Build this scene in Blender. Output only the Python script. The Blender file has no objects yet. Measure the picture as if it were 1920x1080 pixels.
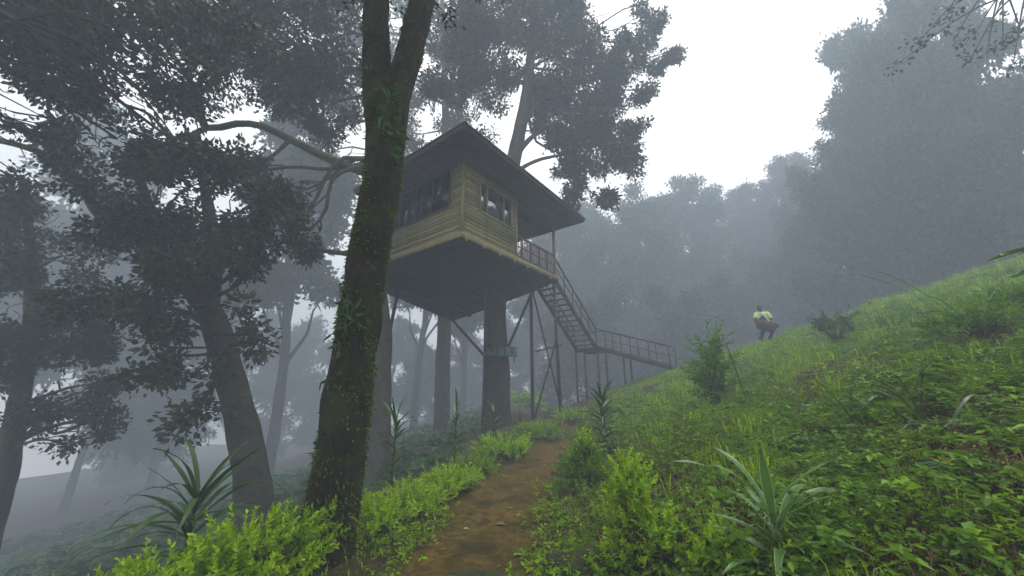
import bpy, math, random
import numpy as np
from mathutils import Vector, Matrix, noise as mnoise

# ------------------------------------------------------------------ camera, sky, sun, exposure
scene = bpy.context.scene
C = scene.collection
PITCH = math.radians(15.9)
FPX = 669.0
CAMZ = 1.5
cam_d = bpy.data.cameras.new('camera')
cam_d.sensor_width = 36.0
cam_d.lens = 36.0 * FPX / 1920.0
cam_d.clip_start = 0.05
cam_d.clip_end = 2000.0
cam = bpy.data.objects.new('camera', cam_d)
C.objects.link(cam)
cam.location = (0, 0, CAMZ)
cam.rotation_euler = (math.radians(90) + PITCH, 0, 0)
scene.camera = cam

SUN_EL, SUN_AZ = math.radians(70), math.radians(75)      # azimuth to the right of straight ahead (+Y)
world = bpy.data.worlds.new('World')
scene.world = world
world.use_nodes = True
wn = world.node_tree
wn.nodes.clear()
sky = wn.nodes.new('ShaderNodeTexSky')
sky.sky_type = 'NISHITA'
sky.sun_disc = False
sky.sun_elevation = SUN_EL
sky.sun_rotation = SUN_AZ
sky.dust_density = 4.0
sky.air_density = 1.0
hs = wn.nodes.new('ShaderNodeHueSaturation')             # overcast: nearly colourless sky
hs.inputs['Saturation'].default_value = 0.14
bg = wn.nodes.new('ShaderNodeBackground')
bg.inputs['Strength'].default_value = 0.15
wo = wn.nodes.new('ShaderNodeOutputWorld')
wn.links.new(sky.outputs[0], hs.inputs['Color'])
cloud = wn.nodes.new('ShaderNodeMix')                     # even cloud cover over the clear sky
cloud.data_type = 'RGBA'
cloud.inputs[0].default_value = 0.7
cloud.inputs[7].default_value = (9.5, 9.4, 9.2, 1)
wn.links.new(hs.outputs[0], cloud.inputs[6])
wn.links.new(cloud.outputs[2], bg.inputs['Color'])
wn.links.new(bg.outputs[0], wo.inputs['Surface'])

sun_d = bpy.data.lights.new('sun', 'SUN')
sun_d.energy = 1.5
sun_d.angle = math.radians(25)
sun_d.color = (1.0, 0.97, 0.92)
sun = bpy.data.objects.new('sun', sun_d)
C.objects.link(sun)
sd = Vector((math.sin(SUN_AZ) * math.cos(SUN_EL), math.cos(SUN_AZ) * math.cos(SUN_EL), math.sin(SUN_EL)))
sun.rotation_euler = sd.to_track_quat('Z', 'Y').to_euler()
sun.location = sd * 60

HAZE_DENSITY = 0.015
HAZE_COLOR = (0.71, 0.84, 1.0, 1)
scene.view_settings.view_transform = 'Standard'
scene.view_settings.look = 'None'
scene.view_settings.gamma = 1.0
scene.view_settings.exposure = 1.05
cy = scene.cycles
cy.use_denoising = True
cy.max_bounces = 6
cy.diffuse_bounces = 3
cy.glossy_bounces = 2
cy.transmission_bounces = 3
cy.volume_bounces = 0
cy.transparent_max_bounces = 8
cy.use_adaptive_sampling = True
cy.adaptive_threshold = 0.02
cy.caustics_reflective = False
cy.caustics_refractive = False

# ------------------------------------------------------------------ helpers
CP, SP = math.cos(PITCH), math.sin(PITCH)

def ray(u, v):
    xc = (u - 960) / FPX
    yc = (540 - v) / FPX
    return np.array([xc, CP - yc * SP, SP + yc * CP])

def P(u, v, Y):
    """point of the place seen at photo position (u, v), Y metres ahead"""
    d = ray(u, v)
    return np.array([0, 0, CAMZ]) + d * (Y / d[1])

PATH_Y = [-20, 0, 2, 3.5, 6.8, 9.5, 13.3, 16, 20, 40]
PATH_X = [-0.4, -0.4, -0.5, -0.47, 0.02, 0.9, 1.75, 2.6, 5.0, 9.0]

def smooth(t):
    t = np.clip(t, 0, 1)
    return t * t * (3 - 2 * t)

def pathx(y):
    y = np.asarray(y, float)
    return (np.interp(y - 0.7, PATH_Y, PATH_X) + np.interp(y, PATH_Y, PATH_X) + np.interp(y + 0.7, PATH_Y, PATH_X)) / 3

def wav(x, y, s):
    return np.sin(x * 1.3 * s + 1.7 * np.sin(y * 0.9 * s + 0.5)) * np.cos(y * 1.1 * s + 1.3 * np.sin(x * 0.8 * s))

def softplus(t, k):
    return k * np.logaddexp(0, np.asarray(t, float) / k)

def terrain(x, y):
    x = np.asarray(x, float); y = np.asarray(y, float)
    px = pathx(y)
    xr = np.minimum(px + 0.75, 1.45)
    xl = np.minimum(px - 0.75, 0.3)
    r = x - xr
    hill = 0.345 * softplus(r, 0.18)
    hill = np.where(hill > 9, 9 + (hill - 9) * 0.45, hill)
    crest = 17.6 - 0.45 * (np.maximum(x, 5.0) - 7)
    t = np.maximum(y - crest, 0)
    hill = hill - 6.0 * (1 - np.exp(-(t / 6.0) ** 2)) * smooth((x - 1) / 5)
    l = xl - x
    drop = 0.36 * softplus(l - 0.25, 0.2)
    drop = 22 * (1 - np.exp(-drop / 22))
    rise = 0.02 * np.clip(y - 6, 0, 14)
    z = hill - drop + rise
    off = smooth((np.abs(x - px) - 0.6) / 0.8)
    z = z + off * (0.07 * wav(x, y, 0.9) + 0.045 * wav(x + 3, y - 1, 2.3) + 0.02 * wav(x, y, 6.1))
    z = z + 0.012 * wav(x, y, 3.0)
    far = smooth((np.hypot(x, y) - 20) / 30)
    back = smooth((np.hypot(x, y) - 30) / 45) * smooth((x - 0.12 * y - 2) / 26) * np.where(y > 0, 1, 0.5)
    return z + far * 0.8 * wav(x, y, 0.12) + 11.0 * back

def th(x, y):
    return float(terrain(x, y))

def G(u, v):
    d = ray(u, v)
    t = 0.8
    while t < 90:
        p = np.array([0, 0, CAMZ]) + d * t
        if p[2] < th(p[0], p[1]):
            return np.array([p[0], p[1], th(p[0], p[1])])
        t += 0.03
    return p

def make_mesh(name, verts, faces, smooth_shade=False, tint=None, attrs=None):
    """faces: list of numpy arrays, each (n, k)"""
    me = bpy.data.meshes.new(name)
    verts = np.asarray(verts, np.float32)
    if not isinstance(faces, list):
        faces = [faces]
    faces = [np.asarray(f, np.int32) for f in faces if len(f)]
    me.vertices.add(len(verts))
    me.vertices.foreach_set('co', verts.ravel())
    nl = sum(f.size for f in faces)
    npoly = sum(len(f) for f in faces)
    me.loops.add(nl)
    me.polygons.add(npoly)
    me.loops.foreach_set('vertex_index', np.concatenate([f.ravel() for f in faces]))
    tot = np.concatenate([np.full(len(f), f.shape[1], np.int32) for f in faces])
    start = np.concatenate([[0], np.cumsum(tot)[:-1]]).astype(np.int32)
    me.polygons.foreach_set('loop_start', start)
    if smooth_shade:
        me.polygons.foreach_set('use_smooth', np.ones(npoly, bool))
    at = dict(attrs or {})
    if tint is not None:
        at['tint'] = tint
    for k, a in at.items():
        A = me.attributes.new(k, 'FLOAT', 'POINT')
        A.data.foreach_set('value', np.asarray(a, np.float32))
    me.update(calc_edges=True)
    me.validate()
    return me

def link(name, me, mat=None, parent=None, loc=None, rot=None, scale=None):
    o = bpy.data.objects.new(name, me)
    C.objects.link(o)
    if mat is not None and me is not None and len(me.materials) == 0:
        me.materials.append(mat)
    if parent is not None:
        o.parent = parent
    if loc is not None:
        o.location = loc
    if rot is not None:
        o.rotation_euler = rot
    if scale is not None:
        o.scale = scale if hasattr(scale, '__len__') else (scale,) * 3
    return o

def tag(o, label, cat, group=None):
    o['label'] = label
    o['category'] = cat
    if group:
        o['group'] = group
    return o

def thing(name, label, cat, loc=(0, 0, 0), rotz=0, group=None):
    o = link(name, None, loc=tuple(float(c) for c in loc), rot=(0, 0, rotz))
    return tag(o, label, cat, group)

class Geo:
    """collects pieces of one mesh"""
    def __init__(self):
        self.v = []; self.q = []; self.t = []; self.n = 0; self.tint = []
    def add(self, v, q=None, t=None, tint=0.5):
        v = np.asarray(v, float)
        if q is not None and len(q):
            self.q.append(np.asarray(q, int) + self.n)
        if t is not None and len(t):
            self.t.append(np.asarray(t, int) + self.n)
        self.v.append(v)
        self.tint.append(np.full(len(v), tint) if np.isscalar(tint) else np.asarray(tint))
        self.n += len(v)
    def box(self, lo, hi, M=None):
        lo = np.array(lo, float); hi = np.array(hi, float)
        v = np.array([[(lo, hi)[i][0], (lo, hi)[j][1], (lo, hi)[k][2]] for i in (0, 1) for j in (0, 1) for k in (0, 1)])
        if M is not None:
            v = v @ np.array(M.to_3x3()).T + np.array(M.translation)
        self.add(v, q=[[0, 1, 3, 2], [4, 6, 7, 5], [0, 4, 5, 1], [2, 3, 7, 6], [0, 2, 6, 4], [1, 5, 7, 3]])
    def beam(self, a, b, w, h, up=(0, 0, 1)):
        a = np.array(a, float); b = np.array(b, float)
        d = b - a; L = np.linalg.norm(d); d /= L
        s = np.cross(d, up); s /= np.linalg.norm(s)
        n = np.cross(s, d)
        v = [p + s * w / 2 * i + n * h / 2 * j for p in (a, b) for i, j in ((-1, -1), (1, -1), (1, 1), (-1, 1))]
        self.add(v, q=[[3, 2, 1, 0], [4, 5, 6, 7], [0, 1, 5, 4], [1, 2, 6, 5], [2, 3, 7, 6], [3, 0, 4, 7]])
    def tube(self, pts, rad, n=8, cap=True, lump=0.0, seed=0, tint=0.5):
        pts = np.asarray(pts, float); rad = np.asarray(rad, float)
        m = len(pts)
        tan = np.gradient(pts, axis=0)
        tan /= np.linalg.norm(tan, axis=1)[:, None] + 1e-9
        ref = np.array([0.31, 0.93, 0.17])
        s = np.cross(tan, ref); s /= np.linalg.norm(s, axis=1)[:, None] + 1e-9
        b = np.cross(tan, s)
        ang = np.linspace(0, 2 * math.pi, n, endpoint=False)
        ca, sa = np.cos(ang), np.sin(ang)
        r = np.repeat(rad[:, None], n, 1)
        if lump:
            L = np.arange(m)[:, None] / max(m - 1, 1) * np.linalg.norm(np.diff(pts, axis=0), axis=1).sum() / max(rad[0], 0.05)
            A = ang[None, :]
            r = r * (1 + lump * (np.sin(3 * A + L * 0.7 + seed) * 0.6 + np.sin(5 * A - L * 1.1 + 2 * seed) * 0.4
                     + 0.5 * np.sin(2 * A + L * 2.3 + seed * 3) + 0.3 * np.sin(9 * A + 3 * np.sin(L * 1.9 + seed)) ))
        v = pts[:, None, :] + r[:, :, None] * (ca[None, :, None] * s[:, None, :] + sa[None, :, None] * b[:, None, :])
        v = v.reshape(-1, 3)
        i = np.arange(m - 1)[:, None] * n; j = np.arange(n)[None, :]; k = (j + 1) % n
        q = np.stack([i + j, i + k, i + n + k, i + n + j], -1).reshape(-1, 4)
        t = None
        if cap:
            v = np.vstack([v, pts[-1:] + tan[-1:] * rad[-1] * 0.3, pts[:1]])
            e = (m - 1) * n
            t = [[e + a, e + (a + 1) % n, m * n] for a in range(n)] + [[(a + 1) % n, a, m * n + 1] for a in range(n)]
        self.add(v, q, t, tint)
    def mesh(self, name, smooth_shade=False):
        f = []
        if self.q: f.append(np.concatenate(self.q))
        if self.t: f.append(np.concatenate(self.t))
        return make_mesh(name, np.concatenate(self.v), f, smooth_shade, np.concatenate(self.tint))

def spline(pts, n):
    pts = np.asarray(pts, float)
    d = np.concatenate([[0], np.cumsum(np.linalg.norm(np.diff(pts[:, :3], axis=0), axis=1))])
    pp = np.vstack([2 * pts[0] - pts[1], pts, 2 * pts[-1] - pts[-2]])
    out = []
    for s in np.linspace(0, d[-1], n):
        i = min(max(np.searchsorted(d, s) - 1, 0), len(pts) - 2)
        t = (s - d[i]) / (d[i + 1] - d[i] + 1e-9)
        a, b, c, e = pp[i], pp[i + 1], pp[i + 2], pp[i + 3]
        out.append(0.5 * (2 * b + (c - a) * t + (2 * a - 5 * b + 4 * c - e) * t ** 2 + (3 * b - a - 3 * c + e) * t ** 3))
    return np.array(out)

def rand_unit(rs, n):
    v = rs.normal(size=(n, 3))
    return v / (np.linalg.norm(v, axis=1)[:, None] + 1e-9)

def leaves(centers, dirs, L, W, rs, full=False, fold=0.25, normals=None, droop=0.0):
    """leaf faces: base at centers, pointing along dirs. Returns verts, faces(q,t), tint"""
    n = len(centers)
    d = dirs / (np.linalg.norm(dirs, axis=1)[:, None] + 1e-9)
    if normals is None:
        normals = rand_unit(rs, n)
    s = np.cross(d, normals); s /= np.linalg.norm(s, axis=1)[:, None] + 1e-9
    nn = np.cross(s, d)
    L = np.broadcast_to(L, (n,))[:, None]; W = np.broadcast_to(W, (n,))[:, None]
    tint = rs.rand(n)
    if not full:
        mid = centers + d * L * 0.45 + nn * L * fold * 0.35
        v = np.stack([centers, mid - s * W / 2, centers + d * L - nn * L * droop, mid + s * W / 2], 1).reshape(-1, 3)
        b = np.arange(n)[:, None] * 4
        t = np.concatenate([b + [0, 1, 2], b + [0, 2, 3]], 0)
        return v, None, t, np.repeat(tint, 4)
    h = nn * W * fold
    v = np.stack([centers, centers + d * L * 0.3 - s * W * 0.46 + h, centers + d * L * 0.68 - s * W * 0.36 + h * 0.8 - nn * L * droop * 0.4,
                  centers + d * L - nn * L * droop, centers + d * L * 0.68 + s * W * 0.36 + h * 0.8 - nn * L * droop * 0.4,
                  centers + d * L * 0.3 + s * W * 0.46 + h], 1).reshape(-1, 3)
    b = np.arange(n)[:, None] * 6
    q = np.concatenate([b + [0, 1, 2, 3], b + [0, 3, 4, 5]], 0)
    return v, q, None, np.repeat(tint, 6)

# ------------------------------------------------------------------ materials
def new_mat(name):
    m = bpy.data.materials.new(name)
    m.use_nodes = True
    nt = m.node_tree
    nt.nodes.clear()
    out = nt.nodes.new('ShaderNodeOutputMaterial')
    return m, nt, out

def node(nt, t, **kw):
    n = nt.nodes.new(t)
    for k, v in kw.items():
        setattr(n, k, v)
    return n

def noise_tex(nt, scale, detail=4, rough=0.6, vec=None, dist=0.0):
    n = node(nt, 'ShaderNodeTexNoise')
    n.inputs['Scale'].default_value = scale
    n.inputs['Detail'].default_value = detail
    n.inputs['Roughness'].default_value = rough
    n.inputs['Distortion'].default_value = dist
    if vec is not None:
        nt.links.new(vec, n.inputs['Vector'])
    return n

def ramp(nt, src, stops):
    r = node(nt, 'ShaderNodeValToRGB')
    e = r.color_ramp.elements
    while len(e) < len(stops):
        e.new(0.5)
    for el, (p, c) in zip(e, stops):
        el.position = p
        el.color = (*c, 1)
    nt.links.new(src, r.inputs[0])
    return r

def mixc(nt, fac, a, b, mode='MIX'):
    m = node(nt, 'ShaderNodeMix', data_type='RGBA', blend_type=mode)
    for s, i in ((fac, 0), (a, 6), (b, 7)):
        if isinstance(s, (int, float)):
            m.inputs[i].default_value = s
        elif isinstance(s, tuple):
            m.inputs[i].default_value = (*s, 1)
        else:
            nt.links.new(s, m.inputs[i])
    return m.outputs[2]

def leaf_mat(name, dark, light, trans=0.35, rough=0.45, spec=0.3):
    m, nt, out = new_mat(name)
    a = node(nt, 'ShaderNodeAttribute', attribute_name='tint')
    col = ramp(nt, a.outputs['Fac'], [(0.0, dark), (0.75, light), (1.0, tuple(c * 1.25 for c in light))]).outputs[0]
    p = node(nt, 'ShaderNodeBsdfPrincipled')
    p.inputs['Roughness'].default_value = rough
    p.inputs['Specular IOR Level'].default_value = spec
    nt.links.new(col, p.inputs['Base Color'])
    tr = node(nt, 'ShaderNodeBsdfTranslucent')
    nt.links.new(col, tr.inputs['Color'])
    mx = node(nt, 'ShaderNodeMixShader')
    mx.inputs[0].default_value = trans
    nt.links.new(p.outputs[0], mx.inputs[1])
    nt.links.new(tr.outputs[0], mx.inputs[2])
    nt.links.new(mx.outputs[0], out.inputs['Surface'])
    return m

def surf(name, c1, c2, scale=8, rough=0.8, bump=0.3, bscale=None, bdist=0.02, stretch=(1, 1, 1), third=None, metal=0.0, spec=0.3):
    m, nt, out = new_mat(name)
    tc = node(nt, 'ShaderNodeTexCoord')
    mp = node(nt, 'ShaderNodeMapping')
    mp.inputs['Scale'].default_value = stretch
    nt.links.new(tc.outputs['Object'], mp.inputs[0])
    n1 = noise_tex(nt, scale, 6, 0.65, mp.outputs[0])
    col = ramp(nt, n1.outputs['Fac'], [(0.32, c1), (0.68, c2)]).outputs[0]
    if third:
        n3 = noise_tex(nt, third[1], 5, 0.6, tc.outputs['Object'], 0.4)
        f = ramp(nt, n3.outputs['Fac'], [(third[2], (0, 0, 0)), (third[3], (1, 1, 1))]).outputs[0]
        col = mixc(nt, f, col, third[0])
    p = node(nt, 'ShaderNodeBsdfPrincipled')
    p.inputs['Roughness'].default_value = rough
    p.inputs['Metallic'].default_value = metal
    p.inputs['Specular IOR Level'].default_value = spec
    nt.links.new(col, p.inputs['Base Color'])
    if bump:
        n2 = noise_tex(nt, bscale or scale * 3, 6, 0.7, mp.outputs[0])
        b = node(nt, 'ShaderNodeBump')
        b.inputs['Strength'].default_value = bump
        b.inputs['Distance'].default_value = bdist
        nt.links.new(n2.outputs['Fac'], b.inputs['Height'])
        nt.links.new(b.outputs[0], p.inputs['Normal'])
    nt.links.new(p.outputs[0], out.inputs['Surface'])
    return m

M = {}
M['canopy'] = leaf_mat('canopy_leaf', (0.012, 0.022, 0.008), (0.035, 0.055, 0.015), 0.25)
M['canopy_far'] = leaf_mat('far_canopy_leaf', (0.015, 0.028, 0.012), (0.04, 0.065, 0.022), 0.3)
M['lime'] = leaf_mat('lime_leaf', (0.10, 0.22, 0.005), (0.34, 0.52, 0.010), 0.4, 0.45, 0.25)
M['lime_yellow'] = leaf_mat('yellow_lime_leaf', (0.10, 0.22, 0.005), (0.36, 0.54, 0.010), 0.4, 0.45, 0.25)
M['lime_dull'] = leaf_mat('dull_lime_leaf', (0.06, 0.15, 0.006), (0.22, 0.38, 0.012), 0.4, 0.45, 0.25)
M['midgreen'] = leaf_mat('mid_green_leaf', (0.035, 0.09, 0.005), (0.13, 0.26, 0.012), 0.38, 0.55, 0.2)
M['darkgreen'] = leaf_mat('dark_green_leaf', (0.015, 0.05, 0.012), (0.05, 0.12, 0.025), 0.3, 0.4, 0.4)
M['grass'] = leaf_mat('grass_blade', (0.08, 0.17, 0.004), (0.31, 0.47, 0.010), 0.45, 0.6, 0.12)
M['cover'] = leaf_mat('ground_cover_leaf', (0.045, 0.11, 0.004), (0.22, 0.38, 0.010), 0.4, 0.6, 0.12)
M['litter'] = leaf_mat('dead_leaf', (0.05, 0.028, 0.014), (0.16, 0.10, 0.05), 0.15, 0.8, 0.1)
M['bluegreen'] = leaf_mat('blue_green_leaf', (0.03, 0.10, 0.03), (0.08, 0.20, 0.05), 0.3, 0.5, 0.3)
M['moss'] = leaf_mat('moss_frond', (0.025, 0.05, 0.003), (0.12, 0.18, 0.008), 0.3, 0.7, 0.1)
M['bark'] = surf('bark', (0.015, 0.013, 0.010), (0.045, 0.039, 0.030), 5, 0.9, 0.8, 14, 0.05, (1, 1, 0.3), ((0.05, 0.06, 0.02), 1.5, 0.5, 0.65))
M['pale_bark'] = surf('pale_bark', (0.045, 0.042, 0.034), (0.11, 0.10, 0.085), 4, 0.9, 0.6, 16, 0.03, (1, 1, 0.4), ((0.06, 0.075, 0.03), 1.2, 0.5, 0.62))
M['mossy_bark'] = surf('mossy_bark', (0.007, 0.006, 0.004), (0.042, 0.034, 0.02), 9, 0.95, 1.0, 20, 0.12, (1, 1, 0.35), ((0.045, 0.07, 0.005), 3.2, 0.48, 0.72))
M['limb_moss'] = surf('mossy_limb_bark', (0.025, 0.026, 0.014), (0.06, 0.06, 0.03), 6, 0.95, 0.8, 20, 0.03, (1, 1, 1), ((0.07, 0.09, 0.015), 2.5, 0.4, 0.6))
M['stem'] = surf('plant_stem', (0.04, 0.035, 0.018), (0.09, 0.08, 0.04), 30, 0.8, 0.3)
M['green_stem'] = surf('green_stem', (0.03, 0.06, 0.015), (0.07, 0.11, 0.03), 30, 0.6, 0.2)
M['siding'] = surf('olive_siding', (0.25, 0.22, 0.085), (0.37, 0.33, 0.14), 3, 0.7, 0.25, 20, 0.004, (1, 1, 6), ((0.20, 0.18, 0.08), 1.3, 0.5, 0.75))
def vary_by_piece(m, lo, hi):
    nt = m.node_tree
    p = next(n for n in nt.nodes if n.type == 'BSDF_PRINCIPLED')
    src = p.inputs['Base Color'].links[0].from_socket
    oi = node(nt, 'ShaderNodeObjectInfo')
    r = ramp(nt, oi.outputs['Random'], [(0.0, (lo,) * 3), (1.0, (hi,) * 3)])
    nt.links.new(mixc(nt, 1.0, src, r.outputs[0], 'MULTIPLY'), p.inputs['Base Color'])
vary_by_piece(M['siding'], 0.6, 1.1)
M['trim'] = surf('olive_trim', (0.24, 0.20, 0.09), (0.33, 0.29, 0.13), 5, 0.7, 0.2)
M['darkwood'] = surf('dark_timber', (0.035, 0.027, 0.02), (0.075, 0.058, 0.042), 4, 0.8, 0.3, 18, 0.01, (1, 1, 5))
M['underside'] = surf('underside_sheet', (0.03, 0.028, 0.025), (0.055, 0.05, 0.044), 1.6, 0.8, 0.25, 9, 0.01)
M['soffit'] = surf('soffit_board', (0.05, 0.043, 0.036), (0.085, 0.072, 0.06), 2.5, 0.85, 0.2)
M['rail_wood'] = surf('reddish_rail_wood', (0.13, 0.065, 0.035), (0.23, 0.13, 0.07), 6, 0.6, 0.2)
M['post_wood'] = surf('varnished_post', (0.30, 0.16, 0.07), (0.42, 0.25, 0.12), 6, 0.5, 0.2)
M['steel'] = surf('rusty_steel', (0.03, 0.032, 0.034), (0.075, 0.065, 0.055), 9, 0.6, 0.2, metal=0.3)
M['tread'] = surf('worn_tread', (0.10, 0.09, 0.08), (0.2, 0.185, 0.17), 5, 0.7, 0.3)
M['roof'] = surf('mossy_roof_sheet', (0.06, 0.055, 0.045), (0.12, 0.11, 0.085), 2, 0.8, 0.3, third=((0.08, 0.10, 0.03), 1.2, 0.45, 0.6))
M['green_tin'] = surf('green_tin', (0.02, 0.06, 0.03), (0.04, 0.11, 0.055), 4, 0.5, 0.15)
M['stone'] = surf('mossy_stone', (0.018, 0.015, 0.010), (0.05, 0.042, 0.026), 6, 0.95, 1.0, 16, 0.05, third=((0.035, 0.06, 0.008), 3, 0.38, 0.55))
M['skin'] = surf('brown_skin', (0.05, 0.028, 0.018), (0.07, 0.04, 0.026), 20, 0.55, 0.1)
M['hair'] = surf('black_hair', (0.008, 0.007, 0.007), (0.02, 0.018, 0.017), 60, 0.6, 0.5)
M['shirt'] = surf('lime_shirt', (0.42, 0.62, 0.16), (0.62, 0.78, 0.34), 7, 0.85, 0.3)
M['vest'] = surf('dark_vest', (0.025, 0.03, 0.05), (0.05, 0.055, 0.08), 8, 0.9, 0.3)
M['trousers'] = surf('dark_trousers', (0.025, 0.03, 0.055), (0.05, 0.055, 0.09), 8, 0.9, 0.3)
M['basket'] = surf('woven_cane', (0.09, 0.065, 0.045), (0.17, 0.125, 0.09), 14, 0.8, 0.6, 60, 0.01)
M['cloth'] = surf('pale_cloth', (0.55, 0.55, 0.6), (0.75, 0.75, 0.8), 8, 0.9, 0.2)
M['white'] = surf('eye_white', (0.6, 0.6, 0.6), (0.7, 0.7, 0.7), 8, 0.4, 0)

def glass_mat(name, ior):
    m, nt, out = new_mat(name)
    g = node(nt, 'ShaderNodeBsdfGlossy')
    g.inputs['Roughness'].default_value = 0.03
    g.inputs['Color'].default_value = (0.85, 0.88, 1.0, 1)
    t = node(nt, 'ShaderNodeBsdfTransparent')
    t.inputs['Color'].default_value = (0.6, 0.65, 0.7, 1)
    f = node(nt, 'ShaderNodeFresnel')
    f.inputs['IOR'].default_value = ior
    mx = node(nt, 'ShaderNodeMixShader')
    nt.links.new(f.outputs[0], mx.inputs[0])
    nt.links.new(t.outputs[0], mx.inputs[1])
    nt.links.new(g.outputs[0], mx.inputs[2])
    nt.links.new(mx.outputs[0], out.inputs['Surface'])
    return m
M['glass'] = glass_mat('window_glass', 1.6)
M['glass_bright'] = glass_mat('reflective_window_glass', 3.6)

def ground_mat(name, path=False):
    m, nt, out = new_mat(name)
    tc = node(nt, 'ShaderNodeTexCoord')
    o = tc.outputs['Object']
    n1 = noise_tex(nt, 1.7, 8, 0.65, o)
    n2 = noise_tex(nt, 11, 8, 0.7, o)
    n3 = noise_tex(nt, 60, 4, 0.7, o)
    if path:
        c = ramp(nt, n2.outputs['Fac'], [(0.3, (0.045, 0.03, 0.006)), (0.5, (0.115, 0.078, 0.015)), (0.75, (0.20, 0.14, 0.034))]).outputs[0]
        c = mixc(nt, ramp(nt, n1.outputs['Fac'], [(0.45, (0, 0, 0)), (0.62, (1, 1, 1))]).outputs[0], c, (0.05, 0.038, 0.009))
    else:
        c = ramp(nt, n2.outputs['Fac'], [(0.3, (0.03, 0.019, 0.011)), (0.6, (0.08, 0.05, 0.026)), (0.8, (0.12, 0.08, 0.045))]).outputs[0]
        c = mixc(nt, ramp(nt, n1.outputs['Fac'], [(0.40, (0, 0, 0)), (0.58, (0.8, 0.8, 0.8))]).outputs[0], c, (0.04, 0.062, 0.010))
        n4 = noise_tex(nt, 5, 10, 0.75, o, 0.6)
        c = mixc(nt, ramp(nt, n4.outputs['Fac'], [(0.48, (0, 0, 0)), (0.56, (1, 1, 1))]).outputs[0], c, (0.05, 0.030, 0.016))
        n5 = noise_tex(nt, 38, 6, 0.7, o)
        c = mixc(nt, 0.75, c, ramp(nt, n5.outputs['Fac'], [(0.3, (0.35, 0.35, 0.35)), (0.7, (1.5, 1.5, 1.5))]).outputs[0], 'MULTIPLY')
    p = node(nt, 'ShaderNodeBsdfPrincipled')
    p.inputs['Roughness'].default_value = 0.95
    p.inputs['Specular IOR Level'].default_value = 0.15
    nt.links.new(c, p.inputs['Base Color'])
    hsum = node(nt, 'ShaderNodeMath', operation='ADD')
    nt.links.new(n2.outputs['Fac'], hsum.inputs[0])
    ml = node(nt, 'ShaderNodeMath', operation='MULTIPLY')
    ml.inputs[1].default_value = 0.35
    nt.links.new(n3.outputs['Fac'], ml.inputs[0])
    nt.links.new(ml.outputs[0], hsum.inputs[1])
    b = node(nt, 'ShaderNodeBump')
    b.inputs['Strength'].default_value = 0.9
    b.inputs['Distance'].default_value = 0.07 if path else 0.05
    nt.links.new(hsum.outputs[0], b.inputs['Height'])
    nt.links.new(b.outputs[0], p.inputs['Normal'])
    nt.links.new(p.outputs[0], out.inputs['Surface'])
    return m
M['ground'] = ground_mat('soil')
M['path'] = ground_mat('path_earth', True)

# ------------------------------------------------------------------ ground and path
def axis(lo, hi, dlo, dhi, step, grow=1.12):
    core = np.arange(dlo, dhi + 1e-6, step)
    up = []; x = dhi; s = step
    while x < hi:
        s *= grow; x += s; up.append(min(x, hi))
    dn = []; x = dlo; s = step
    while x > lo:
        s *= grow; x -= s; dn.append(max(x, lo))
    return np.concatenate([dn[::-1], core, up])
gx = axis(-110, 110, -5, 13, 0.1)
gy = axis(-30, 140, 0.5, 15, 0.1)
XX, YY = np.meshgrid(gx, gy)
ZZ = terrain(XX, YY)
nx, ny = len(gx), len(gy)
idx = np.arange(nx * ny).reshape(ny, nx)
gq = np.stack([idx[:-1, :-1], idx[:-1, 1:], idx[1:, 1:], idx[1:, :-1]], -1).reshape(-1, 4)
g = link('ground', make_mesh('ground', np.stack([XX, YY, ZZ], -1).reshape(-1, 3), gq, True), M['ground'])
g['kind'] = 'structure'

ys = np.arange(-3, 17.5, 0.05)
us = np.linspace(-1, 1, 33)
pv = []
for y in ys:
    wl = 0.72 + 0.10 * math.sin(y * 1.3) + 0.06 * math.sin(y * 3.7 + 1)
    wr = 0.72 + 0.12 * math.sin(y * 1.1 + 2) + 0.06 * math.sin(y * 4.3)
    wr += 0.16 * (1 - min(max((y - 4) / 4, 0), 1))
    c = float(pathx(y))
    for uu in us:
        x = c + uu * (wl if uu < 0 else wr)
        z = th(x, y) + 0.035 - 0.065 * abs(uu) ** 3 + 0.014 * float(wav(x, y, 5)) + 0.008 * float(wav(x + 2, y, 13)) - 0.02 * math.exp(-((uu + 0.1) / 0.35) ** 2) * (1 + float(wav(x, y, 2)))
        pv.append((x, y, z))
ip = np.arange(len(pv)).reshape(len(ys), len(us))
pq = np.stack([ip[:-1, :-1], ip[:-1, 1:], ip[1:, 1:], ip[1:, :-1]], -1).reshape(-1, 4)
pth = link('path', make_mesh('path', pv, pq, True), M['path'])
pth['kind'] = 'structure'

# ------------------------------------------------------------------ treehouse
HR = math.radians(52.5)
AX = np.array([math.cos(HR), math.sin(HR), 0]); BX = np.array([-math.sin(HR), math.cos(HR), 0])
H0 = np.array([-1.7, 11.0, 6.6])
def HW(a, b, z=0.0):
    return H0 + AX * a + BX * b + np.array([0, 0, z])
FA, FB = 6.3, 7.0          # floor
RA, RB = 3.0, 4.8          # room
WH = 2.66                  # wall height
SILL, WTOP = 1.12, 2.35

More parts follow.
